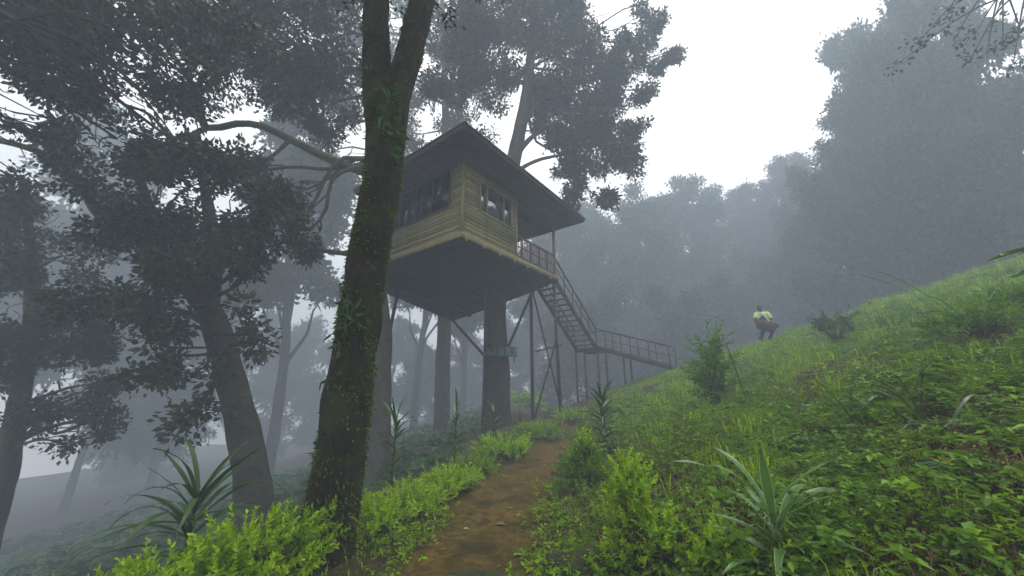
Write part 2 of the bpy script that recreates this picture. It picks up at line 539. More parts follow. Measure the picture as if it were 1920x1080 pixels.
def treehouse():
    t = thing('treehouse', 'olive weatherboard treehouse with wide dark eaves high among the trees', 'treehouse', H0, HR)
    def bx(name, lo, hi, mat, parent=t):
        g = Geo(); g.box(lo, hi)
        return link(name, g.mesh(name), M[mat], parent)
    # floor deck and a wedge of sheeted girders below it
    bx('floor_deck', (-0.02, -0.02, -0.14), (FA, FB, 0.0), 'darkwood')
    bx('fascia_board', (-0.06, -0.06, -0.2), (FA + 0.02, -0.024, 0.02), 'trim')
    bx('fascia_board', (-0.06, -0.02, -0.2), (-0.024, FB, 0.02), 'trim')
    def zb(a, b):
        return -0.2 - 1.0 * (a / FA) * (b / FB) ** 0.8 - 0.12 * (b / FB)
    n = 5
    for i in range(n):
        a0, a1 = FA * i / n + 0.012, FA * (i + 1) / n - 0.012
        vs = []; m = 8
        for j in range(m + 1):
            b = FB * j / m
            vs += [(a0, b, zb(a0, b)), (a1, b, zb(a1, b)), (a0, b, -0.142), (a1, b, -0.142)]
        q = []
        for j in range(m):
            k = j * 4
            q += [[k, k + 4, k + 5, k + 1], [k + 2, k + 3, k + 7, k + 6], [k, k + 2, k + 6, k + 4], [k + 1, k + 5, k + 7, k + 3]]
        q += [[0, 1, 3, 2], [m * 4, m * 4 + 2, m * 4 + 3, m * 4 + 1]]
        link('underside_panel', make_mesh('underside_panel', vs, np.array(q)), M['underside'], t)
    for b in (1.3, 3.4, 5.5):
        g = Geo(); g.beam((0.1, b, zb(0.1, b) - 0.05), (FA - 0.1, b, zb(FA, b) - 0.05), 0.12, 0.16)
        link('floor_beam', g.mesh('floor_beam'), M['darkwood'], t)
    # joist ends peeping out below the weatherboards
    for a in (0.12, 1.0, 1.9, 2.8, 3.7, 4.6, 5.5):
        bx('joist_end', (a, -0.11, -0.3), (a + 0.09, -0.062, -0.19), 'trim')
    # lapped weatherboards, one object each
    rows = 18; dz = WH / rows
    rs = np.random.RandomState(3)
    cache = {}
    def board(axis, s0, s1, r):
        z0 = r * dz; z1 = z0 + dz * 1.12
        key = (axis, s0, s1)
        if key not in cache:
            o0, o1 = 0.05, 0.018
            prof = [(0.0, 0.0), (o0, 0.0), (o1, z1 - z0), (0.0, z1 - z0)]
            vs = [((s, -p[0], p[1]) if axis == 'a' else (-p[0], s, p[1])) for s in (s0, s1) for p in prof]
            q = [[0, 1, 2, 3], [7, 6, 5, 4], [0, 4, 5, 1], [1, 5, 6, 2], [2, 6, 7, 3], [3, 7, 4, 0]]
            cache[key] = make_mesh('weatherboard', vs, np.array(q))
        o = link('weatherboard', cache[key], M['siding'], t, loc=(rs.normal() * 0.003 if axis == 'b' else 0, rs.normal() * 0.003 if axis == 'a' else 0, z0))
        return o
    for r in range(rows):
        zc = (r + 0.5) * dz
        inwin = SILL < zc < WTOP
        if inwin:
            board('a', 0.02, 0.80, r); board('a', 2.74, RA, r)
            board('b', 0.02, 0.60, r); board('b', 4.5, RB, r)
        elif zc > WTOP:
            board('a', 0.02, RA, r); board('b', 0.02, 0.60, r)
        else:
            board('a', 0.02, RA, r); board('b', 0.02, RB, r)
    bx('corner_trim', (-0.065, -0.065, 0.0), (0.03, 0.03, WH), 'trim')
    bx('corner_trim', (RA, -0.06, 0.0), (RA + 0.09, 0.03, WH), 'trim')
    # inner wall sheets, with openings left for the windows
    bx('wall_panel', (0.03, 0.002, 0), (RA, 0.06, SILL), 'darkwood')
    bx('wall_panel', (0.06, 0.004, 0), (0.12, RB, SILL), 'darkwood')
    bx('wall_panel', (RA - 0.06, 0.062, 0), (RA, RB, WH), 'darkwood')
    bx('wall_panel', (0.122, RB - 0.06, 0), (RA - 0.062, RB, WH), 'soffit')
    def window(axis, s0, s1, mull, fm='trim', zt=WTOP + 0.02):
        w = link('window', None, parent=t)
        def fb(lo, hi):
            g = Geo()
            if axis == 'a':
                g.box((lo[0], -0.07, lo[1]), (hi[0], -0.005, hi[1]))
            else:
                g.box((-0.07, lo[0], lo[1]), (-0.005, hi[0], hi[1]))
            return g.mesh('window_frame')
        f = 0.06
        zs = SILL - 0.03
        link('frame', fb((s0, zs), (s0 + f, zt)), M[fm], w)
        link('frame', fb((s1 - f, zs), (s1, zt)), M[fm], w)
        link('sill', fb((s0 + f, zs), (s1 - f, zs + f)), M[fm], w)
        link('frame', fb((s0 + f, zt - f), (s1 - f, zt)), M[fm], w)
        ed = [s0 + f] + list(mull) + [s1 - f]
        for mm in mull:
            link('mullion', fb((mm - f / 2, zs + f), (mm + f / 2, zt - f)), M[fm], w)
        for i in range(len(ed) - 1):
            lo = ed[i] + (f / 2 if i else 0) + 0.002; hi = ed[i + 1] - (f / 2 if i < len(ed) - 2 else 0) - 0.002
            g = Geo()
            if axis == 'a':
                g.box((lo, -0.035, zs + f + .002), (hi, -0.027, zt - f - .002))
            else:
                g.box((-0.035, lo, zs + f + .002), (-0.027, hi, zt - f - .002))
            link('pane', g.mesh('pane'), M['glass_bright' if axis == 'a' else 'glass'], w)
        return w
    window('a', 0.80, 2.74, (1.2, 2.2))
    window('b', 0.60, 4.5, (1.58, 2.56, 3.54), 'darkwood', WH - 0.01)
    # curtain behind the large pane
    g = Geo()
    xs = np.linspace(0.88, 1.14, 25)
    vv = [(x, 0.14 + 0.03 * math.sin(x * 40), z) for z in (SILL, WTOP + 0.1) for x in xs]
    k = len(xs)
    link('curtain', make_mesh('curtain', vv, np.array([[i, i + 1, i + 1 + k, i + k] for i in range(k - 1)]), True), M['cloth'], t)
    # door to the veranda
    d = bx('door', (RA + 0.003, 1.6, 0.02), (RA + 0.045, 2.5, 2.05), 'rail_wood')
    bx('handle', (RA + 0.046, 1.68, 1.0), (RA + 0.09, 1.8, 1.03), 'steel', d)
    # veranda posts and railing
    bx('veranda_post', (FA - 0.14, 0.02, 0), (FA - 0.03, 0.13, WH), 'post_wood')
    bx('veranda_post', (FA - 0.14, 4.7, 0), (FA - 0.03, 4.81, WH), 'rail_wood')
    bx('veranda_post', (FA - 0.14, 1.62, 0), (FA - 0.03, 1.71, 1.1), 'rail_wood')
    bx('veranda_rail', (RA + 0.1, 0.03, 1.0), (FA - 0.145, 0.10, 1.07), 'rail_wood')
    bx('veranda_rail', (RA + 0.1, 0.045, 0.12), (FA - 0.145, 0.09, 0.17), 'rail_wood')
    bx('veranda_rail', (RA + 0.1, 0.045, 0.55), (FA - 0.145, 0.09, 0.59), 'rail_wood')
    for a in (3.55, 4.2, 4.85, 5.5):
        bx('rail_post', (a, 0.035, 0.0), (a + 0.06, 0.095, 0.998), 'rail_wood')
    a = 3.2
    while a < FA - 0.2:
        bx('baluster', (a, 0.057, 0.172), (a + 0.025, 0.079, 0.998), 'rail_wood')
        a += 0.13
    bx('veranda_rail', (FA - 0.11, 1.72, 1.0), (FA - 0.05, 4.7, 1.07), 'rail_wood')
    bx('veranda_rail', (FA - 0.10, 1.72, 0.5), (FA - 0.06, 4.7, 0.55), 'rail_wood')
    b = 1.85
    while b < 4.7:
        bx('baluster', (FA - 0.09, b, 0.0), (FA - 0.068, b + 0.022, 0.998), 'rail_wood')
        b += 0.15
    # hip roof with boarded soffit
    r0a, r1a, r0b, r1b = -1.3, 6.8, -1.3, 5.0
    n = 9
    for i in range(n):
        b0 = r0b + 0.05 + (r1b - r0b - 0.1) * i / n; b1 = r0b + 0.05 + (r1b - r0b - 0.1) * (i + 1) / n - 0.012
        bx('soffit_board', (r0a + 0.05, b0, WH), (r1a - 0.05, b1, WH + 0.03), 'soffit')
    bx('eave_fascia', (r0a, r0b, WH - 0.03), (r1a, r0b + 0.045, WH + 0.11), 'soffit')
    bx('eave_fascia', (r0a, r1b - 0.045, WH - 0.03), (r1a, r1b, WH + 0.11), 'soffit')
    bx('eave_fascia', (r0a, r0b + 0.047, WH - 0.03), (r0a + 0.045, r1b - 0.047, WH + 0.11), 'soffit')
    bx('eave_fascia', (r1a - 0.045, r0b + 0.047, WH - 0.03), (r1a, r1b - 0.047, WH + 0.11), 'soffit')
    ze = WH + 0.112; zr = ze + 1.35; o = 0.06
    half = (r1b - r0b) / 2; ra0 = r0a + half; ra1 = r1a - half; rm = (r0b + r1b) / 2
    A, B_, C_, D = (r0a - o, r0b - o), (r1a + o, r0b - o), (r1a + o, r1b + o), (r0a - o, r1b + o)
    R0, R1 = (ra0, rm), (ra1, rm)
    for poly in ((A, B_, R1, R0), (C_, D, R0, R1), (B_, C_, R1), (D, A, R0)):
        k = len(poly)
        zz = [ze if p in (A, B_, C_, D) else zr for p in poly]
        vs = [(p[0], p[1], z) for p, z in zip(poly, zz)] + [(p[0], p[1], z + 0.05) for p, z in zip(poly, zz)]
        sides = np.array([[i, (i + 1) % k, k + (i + 1) % k, k + i] for i in range(k)])
        link('roof_slope', make_mesh('roof_slope', vs, [sides, np.array([list(range(k))[::-1]]), np.array([list(range(k, 2 * k))])]), M['roof'], t)
    return t
treehouse()

# steel supports under the platform
def strut(name, pts, w, label, cat='support', mat='steel'):
    base = np.array(pts[0][0])
    g = Geo()
    for a, b in pts:
        g.beam(np.array(a) - base, np.array(b) - base, w, w, up=(0.3, 0.9, 0.1))
    o = link(name, g.mesh(name), M[mat], loc=tuple(base))
    return tag(o, label, cat)

SR = HW(FA - 0.1, 0.15, -0.3); SL = HW(FA - 0.1, 1.45, -0.5)
def leg_frame():
    bl = np.array([SL[0], SL[1], th(SL[0], SL[1])]); br = np.array([SR[0] + 0.1, SR[1] - 0.1, th(SR[0], SR[1])])
    t = thing('trestle', 'dark steel trestle of posts and crossed braces under the platform corner', 'support', bl)
    def part(name, a, b, w):
        g = Geo(); g.beam(a - bl, b - bl, w, w, up=(0.3, 0.9, 0.1)); link(name, g.mesh(name), M['steel'], t)
    part('post', bl - [0, 0, .2], SL, 0.13)
    part('post', br - [0, 0, .2], SR, 0.12)
    off = np.array([0.03, -0.05, 0])
    part('brace', bl + off * 1.5, SR + off * 1.5 - [0, 0, 2.6], 0.07)
    part('brace', br + off * 3, SL + off * 3 + [0, 0, -0.1], 0.07)
    part('crossbar', bl + off * 5 + [0, 0, 3.0], br + off * 5 + [0, 0, 3.0], 0.06)
leg_frame()

# ------------------------------------------------------------------ staircase
def staircase():
    top = HW(FA + 0.02, 0.75, -0.05)
    L1 = 4.1; z1 = 3.7
    land = HW(FA + L1 + 0.5, 0.75); land[2] = z1
    foot_xy = land + (-BX) * 4.3
    foot = np.array([foot_xy[0], foot_xy[1], th(foot_xy[0], foot_xy[1]) + 0.05])
    base = foot.copy()
    t = thing('staircase', 'weathered open-tread staircase turning at a landing from veranda to hillside', 'staircase', base)
    def beam(name, a, b, w, h, mat, up=(0, 0, 1)):
        g = Geo(); g.beam(np.array(a) - base, np.array(b) - base, w, h, up)
        return link(name, g.mesh(name), M[mat], t)
    def flight(p0, p1, side, width, n, tread_mat):
        d = p1 - p0; hd = np.array([d[0], d[1], 0]); hd /= np.linalg.norm(hd)
        for s in (-1, 1):
            beam('stringer', p0 + side * s * width / 2, p1 + side * s * width / 2, 0.07, 0.24, 'darkwood')
        for i in range(n):
            c = p0 + d * (i + 0.5) / n + [0, 0, 0.03]
            beam('tread', c - side * (width / 2 - 0.037), c + side * (width / 2 - 0.037), 0.25, 0.045, tread_mat)
        L = np.linalg.norm(d); k = max(int(L / 0.85), 2)
        for s in (-1, 1):
            e = side * s * (width / 2 + 0.06)
            for i in range(k + 1):
                q = p0 + d * i / k + e
                beam('rail_post', q - [0, 0, 0.1], q + [0, 0, 1.0], 0.045, 0.045, 'darkwood', up=(1, 0, 0))
            beam('handrail', p0 + e + [0, 0, 1.02], p1 + e + [0, 0, 1.02], 0.06, 0.05, 'darkwood')
            beam('middle_rail', p0 + e + [0, 0, 0.55], p1 + e + [0, 0, 0.55], 0.03, 0.03, 'darkwood')
    e1 = HW(FA + L1, 0.75); e1[2] = z1
    flight(top, e1, BX, 1.15, 13, 'tread')
    # landing
    g = Geo(); 
    lo = HW(FA + L1, 0.1) ; 
    for i in range(6):
        a0 = FA + L1 + 0.01 + i * 0.2
        p = HW(a0 + 0.1, 0.1); q = HW(a0 + 0.1, 1.4); p[2] = q[2] = z1
        beam('landing_board', p, q, 0.185, 0.05, 'tread')
    for da in (0.05, 1.15):
        p = HW(FA + L1 + da, 0.08); q = HW(FA + L1 + da, 1.42); p[2] = q[2] = z1 - 0.13
        beam('landing_beam', p, q, 0.08, 0.2, 'darkwood')
        for b in (0.1, 1.4):
            s = HW(FA + L1 + da, b); zg = th(s[0], s[1])
            beam('landing_post', (s[0], s[1], zg - 0.2), (s[0], s[1], z1 - 0.235), 0.1, 0.1, 'steel', up=(1, 0, 0))
    for da, db in ((1.2, 0.1), (1.2, 1.4), (0.1, 1.45)):
        s = HW(FA + L1 + da, db); s[2] = z1
        beam('rail_post', s - [0, 0, .1], s + [0, 0, 1.0], 0.05, 0.05, 'darkwood', up=(1, 0, 0))
    p = HW(FA + L1 + 1.2, 0.1, 0); q = HW(FA + L1 + 1.2, 1.4); p[2] = q[2] = z1 + 1.02
    beam('handrail', p, q, 0.06, 0.05, 'darkwood')
    p0 = HW(FA + L1 + 0.6, 0.1); p0[2] = z1 - 0.03
    flight(p0, foot, AX, 1.05, 15, 'tread')
    mid = p0 + (foot - p0) * 0.38
    for s in (-1, 1):
        q = mid + AX * s * 0.5
        beam('landing_post', (q[0], q[1], th(q[0], q[1]) - 0.2), (q[0], q[1], q[2] - 0.14), 0.09, 0.09, 'steel', up=(1, 0, 0))
staircase()

# ------------------------------------------------------------------ trees
def limb_pts(a, b, rs, sag=0.12, n=10):
    a = np.array(a, float); b = np.array(b, float)
    L = np.linalg.norm(b - a)
    m1 = a + (b - a) * 0.35 + rs.normal(size=3) * L * sag * 0.6 + [0, 0, L * 0.06]
    m2 = a + (b - a) * 0.7 + rs.normal(size=3) * L * sag * 0.6 + [0, 0, L * 0.05]
    return spline([a, m1, m2, b], n)

def tree(name, label, base, trunk, radii, blobs, leaf=0.2, dens=1.0, bark='bark', leafmat='canopy', seed=1, limbs=True,
         group=None, nseg=14, lump=0.06, limb_r=0.5, cat='tree', from_lo=0.35, clump=0.42, twigs=4, extra=None, rings=60, limb_bark=None):
    """trunk: world points bottom to top; blobs: (centre, (rx, ry, rz)) leaf masses"""
    rs = np.random.RandomState(seed)
    base = np.array(base, float)
    t = thing(name, label, cat, base, group=group)
    tr = spline(np.array(trunk, float) - base, rings)
    d = np.linspace(0, 1, len(radii))
    rad = np.interp(np.linspace(0, 1, len(tr)), d, radii)
    g = Geo()
    g.tube(tr, rad, nseg, lump=lump, seed=seed)
    tips = []
    if limb_bark:
        link('trunk', g.mesh(name + '_trunk', True), M[bark], t)
        g = Geo()
    if limbs:
        for c, r in blobs:
            c = np.array(c, float) - base
            lo = int(len(tr) * from_lo)
            dist = np.linalg.norm(tr[lo:] - c, axis=1) + 1.2 * np.maximum(tr[lo:, 2] - c[2] + 0.5, 0)
            k = lo + int(np.argmin(dist))
            pts = limb_pts(tr[k], c, rs)
            r0 = min(rad[k] * limb_r * 0.7, 0.018 * np.linalg.norm(c - tr[k]) + 0.025)
            g.tube(pts, np.linspace(r0, r0 * 0.35, len(pts)), 7, lump=0.05, seed=seed)
            for _ in range(twigs):
                e = c + rand_unit(rs, 1)[0] * np.array(r) * rs.uniform(0.5, 0.95)
                s = pts[rs.randint(len(pts) // 2, len(pts))]
                q = limb_pts(s, e, rs, 0.2, 7)
                g.tube(q, np.linspace(r0 * 0.38, 0.012, len(q)), 5)
                tips.append(e)
    for pts, ra, rb in (extra or []):
        q = spline(np.array(pts, float) - base, 26)
        g.tube(q, np.linspace(ra, rb, len(q)), 9, lump=0.08, seed=seed + 3)
    if not limb_bark:
        link('trunk', g.mesh(name + '_trunk', True), M[bark], t)
    else:
        link('limbs', g.mesh(name + '_limbs', True), M[limb_bark], t)
    if blobs:
        V = Geo(); tw = Geo()
        for c, r in blobs:
            c = np.array(c, float) - base; r = np.array(r, float)
            vol = r[0] * r[1] * r[2]
            ns = max(int(4.4 * vol ** 0.6), 3)                    # leaf sprays within the mass
            sc = c + rand_unit(rs, ns) * (rs.rand(ns) ** 0.4)[:, None] * r * 0.95
            sr = np.clip(0.34 * vol ** (1 / 3), 0.16, 0.75) * rs.uniform(0.45, 1.5, ns)
            tot = dens * 900 * (vol ** (2 / 3)) * (0.2 / leaf) ** 1.5
            per = np.maximum((tot * sr ** 2 / np.sum(sr ** 2)).astype(int), 8)
            for k in range(ns):
                m = per[k]
                nc = max(m // 12, 1)
                cc = sc[k] + rand_unit(rs, nc) * (rs.rand(nc) ** 0.4)[:, None] * sr[k] * [1.1, 1.1, 0.95]
                cen = np.repeat(cc, 12, 0) + rs.normal(size=(nc * 12, 3)) * leaf * [0.75, 0.75, 0.75]
                mm = len(cen)
                out = (cen - sc[k]) / sr[k] * 0.7 + rand_unit(rs, mm) * 0.6 + np.array([0, 0, -0.3])
                L = leaf * rs.uniform(0.55, 1.35, mm)
                v, q, tt, ti = leaves(cen, out, L, L * rs.uniform(0.42, 0.68, mm), rs)
                V.add(v, q, tt, ti)
                q_ = limb_pts(c + (sc[k] - c) * 0.1, sc[k], rs, 0.2, 5)
                tw.tube(q_, np.linspace(0.02, 0.008, 5), 4, cap=False)
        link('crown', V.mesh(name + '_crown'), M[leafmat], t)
        link('twigs', tw.mesh(name + '_twigs'), M[limb_bark or bark], t)['kind'] = 'stuff'
    return t

def B(u, v, Y, rx, ry=None, rz=None):
    return (P(u, v, Y), (rx, ry or rx, rz or rx * 0.75))

# the mossy forked tree in front
def front_tree():
    Y = 4.1
    pts = [P(600, 1085, 4.05), P(612, 1000, 4.08), P(640, 850, Y), P(665, 660, Y), P(690, 480, Y), P(718, 330, Y), P(725, 200, Y), P(722, 150, Y)]
    rad = [0.25, 0.245, 0.232, 0.228, 0.222, 0.222, 0.24, 0.22]
    base = pts[0].copy(); base[2] = th(base[0], base[1]) - 0.15
    pts = [base] + pts
    rad = [0.3] + rad
    t = thing('mossy_tree', 'dark moss-covered forked tree trunk close beside the path', 'tree', base)
    g = Geo()
    sp = spline(np.array(pts) - base, 150)
    dd = np.linspace(0, 1, len(rad))
    g.tube(sp, np.interp(np.linspace(0, 1, 150), dd, rad), 72, lump=0.085, seed=2)
    for tx, ty, tz in ((-3.2, 4.6, 11.5), (-0.6, 5.2, 12.5), (-1.5, 2.2, 11.5), (-4.6, 1.6, 11), (1.2, 1.6, 12), (-2.5, -1.5, 11.5)):
        e = np.array([tx, ty, tz]) - base
        o_ = P(690, -260, Y) - base if tx < -1 else P(840, -200, Y) - base
        q_ = spline([o_, (o_ + e) / 2 + [0, 0, 0.5], e], 14)
        g.tube(q_, np.linspace(0.1, 0.03, 14), 8, lump=0.05, seed=3)
    left = np.array([P(718, 260, Y), P(706, 150, Y), P(706, 60, Y), P(703, -60, Y), P(690, -260, Y), P(660, -520, Y)]) - base
    right = np.array([P(726, 290, Y), P(742, 190, Y), P(770, 90, Y), P(797, -20, Y), P(840, -200, Y), P(880, -420, Y)]) - base
    g.tube(spline(left, 60), np.linspace(0.20, 0.14, 60), 26, lump=0.06, seed=5)
    g.tube(spline(right, 60), np.linspace(0.20, 0.14, 60), 26, lump=0.06, seed=8)
    link('trunk', g.mesh('mossy_trunk', True), M['mossy_bark'], t)
    # shaggy moss on the bark
    rs = np.random.RandomState(11)
    V = Geo()
    for line, r0, r1, n in ((sp, 0.42, 0.27, 15000), (spline(left, 60), .20, .14, 3500), (spline(right, 60), .20, .14, 3500)):
        k = rs.rand(n) * (len(line) - 1.01)
        i = k.astype(int); f = (k - i)[:, None]
        c = line[i] * (1 - f) + line[i + 1] * f
        tan = line[i + 1] - line[i]; tan /= np.linalg.norm(tan, axis=1)[:, None]
        d = np.cross(tan, rand_unit(rs, n)); d /= np.linalg.norm(d, axis=1)[:, None]
        ang = np.arctan2(d[:, 1], d[:, 0])
        keep = (np.sin(ang * 2 + c[:, 2] * 1.7) + np.sin(c[:, 2] * 4.1 + ang) + rs.normal(size=n) * 0.8) > 0.1
        c, d = c[keep], d[keep]
        if line is sp:
            r = np.interp(k[keep] / (len(line) - 1), dd, rad)
        else:
            r = np.interp(k[keep] / (len(line) - 1), [0, 1], [r0, r1])
        m = len(c)
        p = c + d * (r * 0.97)[:, None]
        v, q, tt, ti = leaves(p, d * 0.7 + rand_unit(rs, m) * 0.6 + np.array([0, 0, -0.5]), rs.uniform(0.02, 0.06, m) * np.where(rs.rand(m) < 0.08, 1.9, 1), rs.uniform(0.012, 0.026, m), rs)
        V.add(v, q, tt, ti)
    o = link('moss', V.mesh('moss'), M['moss'], t); o['kind'] = 'stuff'
    # little ferns and sprigs growing on the bark
    for k, (u, v, yy, n, L) in enumerate(((660, 600, 3.76, 20, 0.16), (648, 565, 3.8, 12, 0.12), (716, 545, 3.8, 12, 0.12), (736, 185, 3.82, 9, 0.22), (745, 250, 3.85, 9, 0.2),
                          (720, 215, 3.8, 8, 0.2), (755, 300, 3.95, 8, 0.16), (683, 125, 3.85, 12, 0.11), (680, 60, 3.85, 12, 0.1), (634, 640, 3.8, 12, 0.1), (700, 500, 3.8, 9, 0.09), (612, 720, 3.85, 9, 0.1))):
        c = P(u, v, yy) - base
        V = Geo()
        cen = c + rs.normal(size=(n, 3)) * [0.03, 0.03, 0.05]
        dirs = rand_unit(rs, n) * 0.7 + np.array([0, -0.5, -0.05])
        v_, q_, t_, ti = leaves(cen, dirs, L * rs.uniform(0.6, 1.2, n), L * 0.26, rs, full=True, droop=0.2)
        V.add(v_, q_, t_, ti)
        link('fern', V.mesh('fern'), M['darkgreen'], t)
    # unseen crown above the frame, enlarged to shade near mist; few sprays reach into view
    V = Geo(); top = []
    for x, y, z, r in ((-3.2, 4.6, 11.5, 2.4), (-0.6, 5.2, 12.5, 2.2), (-1.5, 2.2, 11.5, 2.6), (-4.6, 1.6, 11, 2.6), (1.2, 1.6, 12, 2.2), (-2.5, -1.5, 11.5, 2.8), (0.8, -2.0, 11.5, 2.6), (-5.5, -2, 10.5, 2.6)):
        n = 2600
        cl = np.array([x, y, z]) - base + rand_unit(rs, n // 20) * (rs.rand(n // 20) ** 0.45)[:, None] * [r, r, r * 0.5]
        cen = np.repeat(cl, 20, 0) + rs.normal(size=(len(cl) * 20, 3)) * [0.35, 0.35, 0.2]
        m = len(cen)
        v_, q_, t_, ti = leaves(cen, rand_unit(rs, m) + np.array([0, 0, -0.4]), 0.2 * rs.uniform(0.6, 1.2, m), 0.1, rs)
        V.add(v_, q_, t_, ti)
    for u, v, yy, r in ((830, -40, 4.6, 0.22), (836, 30, 4.6, 0.16), (620, -30, 4.2, 0.25)):
        c = P(u, v, yy) - base
        n = 26
        cen = c + rs.normal(size=(n, 3)) * r * 0.5
        v_, q_, t_, ti = leaves(cen, rand_unit(rs, n) + np.array([0, 0, -0.4]), 0.13 * rs.uniform(0.6, 1.2, n), 0.055, rs)
        V.add(v_, q_, t_, ti)
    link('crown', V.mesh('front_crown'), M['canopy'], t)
front_tree()

def ground_base(u, v, Y, sink=0.2):
    p = P(u, v, Y)
    return np.array([p[0], p[1], th(p[0], p[1]) - sink])

# pale-barked tree carrying the left of the platform, with the mossy limb sweeping left
b2 = ground_base(688, 940, 13.6)
tree('pale_tree', 'pale grey trunk standing just behind the mossy forked tree', b2,
     [b2, P(690, 940, 13.6), P(703, 760, 13.6), P(706, 620, 13.4), P(694, 470, 12.8), P(706, 350, 12.4), P(712, 250, 12.2), P(712, 120, 12.2), P(715, -40, 12.4)],
     [0.72, 0.6, 0.52, 0.46, 0.38, 0.32, 0.28, 0.22, 0.14],
     [B(560, 60, 12, 2.6), B(470, 120, 12.5, 2.4), B(620, 150, 13, 2.2), B(500, -40, 13, 3), B(640, -60, 12, 2.6), B(400, 40, 12, 2.4), B(560, 190, 13.5, 1.5), B(620, 230, 14, 1.3),
      B(440, 330, 11.5, 1.3), B(530, 370, 11.6, 1.25), B(560, 450, 11.8, 0.8), B(490, 440, 11.5, 0.8)],
     leaf=0.19, dens=1.15, bark='pale_bark', limb_bark='limb_moss', seed=21, nseg=24, from_lo=0.55, limb_r=0.4,
     extra=[([P(706, 330, 12.3), P(650, 312, 11.9), P(600, 290, 11.6), P(545, 262, 11.4), P(490, 236, 11.2), P(440, 232, 11.1), P(388, 240, 11), P(372, 190, 10.9), P(330, 110, 10.8), P(260, 40, 10.6)], 0.17, 0.06),
            ([P(696, 482, 12.7), P(650, 476, 12.4), P(610, 470, 12.2), P(560, 458, 12), P(500, 452, 11.9)], 0.11, 0.05),
            ([P(388, 240, 11), P(330, 260, 10.8), P(280, 215, 10.6), P(220, 190, 10.4)], 0.10, 0.03),
            ([P(545, 262, 11.4), P(500, 300, 11.2), P(455, 320, 11.2)], 0.08, 0.03)])

# tree through the veranda that carries the house
b3 = ground_base(931, 800, 16.4)
tree('house_tree', 'thick trunk carrying the treehouse, its broad crown spreading above the roof', b3,
     [b3, P(930, 780, 16.4), P(932, 700, 16.4), P(931, 560, 16.6), P(945, 380, 16.8), P(965, 290, 17), P(985, 190, 17.3), P(1000, 60, 17.6), P(1010, -60, 18)],
     [0.66, 0.5, 0.46, 0.44, 0.38, 0.32, 0.26, 0.2, 0.1],
     [B(880, 60, 17, 2.6), B(960, 20, 18, 2.6), B(1030, 60, 17.5, 2.4), B(930, 140, 18, 1.9), B(1000, 170, 18.5, 1.8), B(1080, 190, 18, 2.2), B(1150, 160, 18, 1.9), B(1130, 240, 18.5, 1.8),
      B(1170, 90, 18, 1.3), B(1225, 60, 18, 1.1), B(1260, 95, 18.2, 0.8), B(1200, 30, 18, 0.8), B(1080, 100, 17.5, 1.7), B(1075, 40, 17, 1.3), B(1165, 300, 18.5, 1.5), B(1110, 330, 18.5, 1.3), B(1060, 320, 18.5, 1.0),
      B(1190, 230, 18, 1.0), B(850, 150, 17.5, 1.7), B(1040, 250, 19, 1.3), B(1010, 225, 19, 1.2), B(1075, 275, 19, 1.2), B(1215, 120, 18, 1.0), B(1130, 130, 18, 1.4), B(900, -80, 17, 3), B(1010, -80, 17, 2.8), B(1130, 375, 19, 0.9), B(1075, 385, 19, 0.8), B(1200, 170, 18, 0.9)],
     leaf=0.22, dens=2.0, bark='bark', seed=33, nseg=26, from_lo=0.6, limb_r=0.4, twigs=3,
     extra=[([P(960, 300, 17), P(1000, 255, 17.2), P(1050, 225, 17.6), P(1110, 195, 18)], 0.16, 0.06), ([P(958, 310, 17), P(990, 220, 17.3), P(1040, 150, 17.6)], 0.18, 0.07),
            ([P(955, 330, 17), P(1010, 300, 17.4), P(1080, 290, 18), P(1120, 310, 18.2)], 0.12, 0.05)])

# left leaning tree
b4 = ground_base(474, 930, 10.6)
tree('leaning_tree', 'dark leaning tree left of the mossy trunk, behind the big strap-leaved plant', b4,
     [b4, P(474, 930, 10.6), P(455, 800, 10.5), P(425, 680, 10.4), P(388, 575, 10.3), P(345, 520, 10.2), P(300, 450, 10), P(260, 330, 9.8)],
     [0.55, 0.41, 0.37, 0.34, 0.32, 0.26, 0.18, 0.1],
     [B(340, 430, 9.6, 1.5), B(270, 480, 9.8, 1.4), B(390, 350, 9.6, 1.4), B(440, 400, 9.8, 1.2), B(480, 460, 9.6, 0.9), B(310, 350, 9.4, 1.4), B(240, 400, 10, 1.4), B(360, 500, 9.3, 1.0), B(430, 500, 9.2, 0.9),
      B(300, 560, 9, 0.8), B(250, 600, 9, 0.75), B(310, 650, 9, 0.65), B(360, 700, 9, 0.6), B(390, 770, 9, 0.5), B(460, 600, 9, 0.55), B(480, 640, 9, 0.4), B(200, 560, 9.5, 0.8), B(340, 800, 9, 0.35), B(290, 700, 9, 0.4), B(520, 380, 9.6, 0.8), B(545, 430, 9.8, 0.6)],
     leaf=0.17, dens=1.25, bark='bark', seed=44, nseg=22, from_lo=0.45, limb_r=0.35, clump=0.34,
     extra=[([P(388, 575, 10.3), P(400, 500, 10.4), P(395, 420, 10.5), P(380, 330, 10.6)], 0.3, 0.12)])

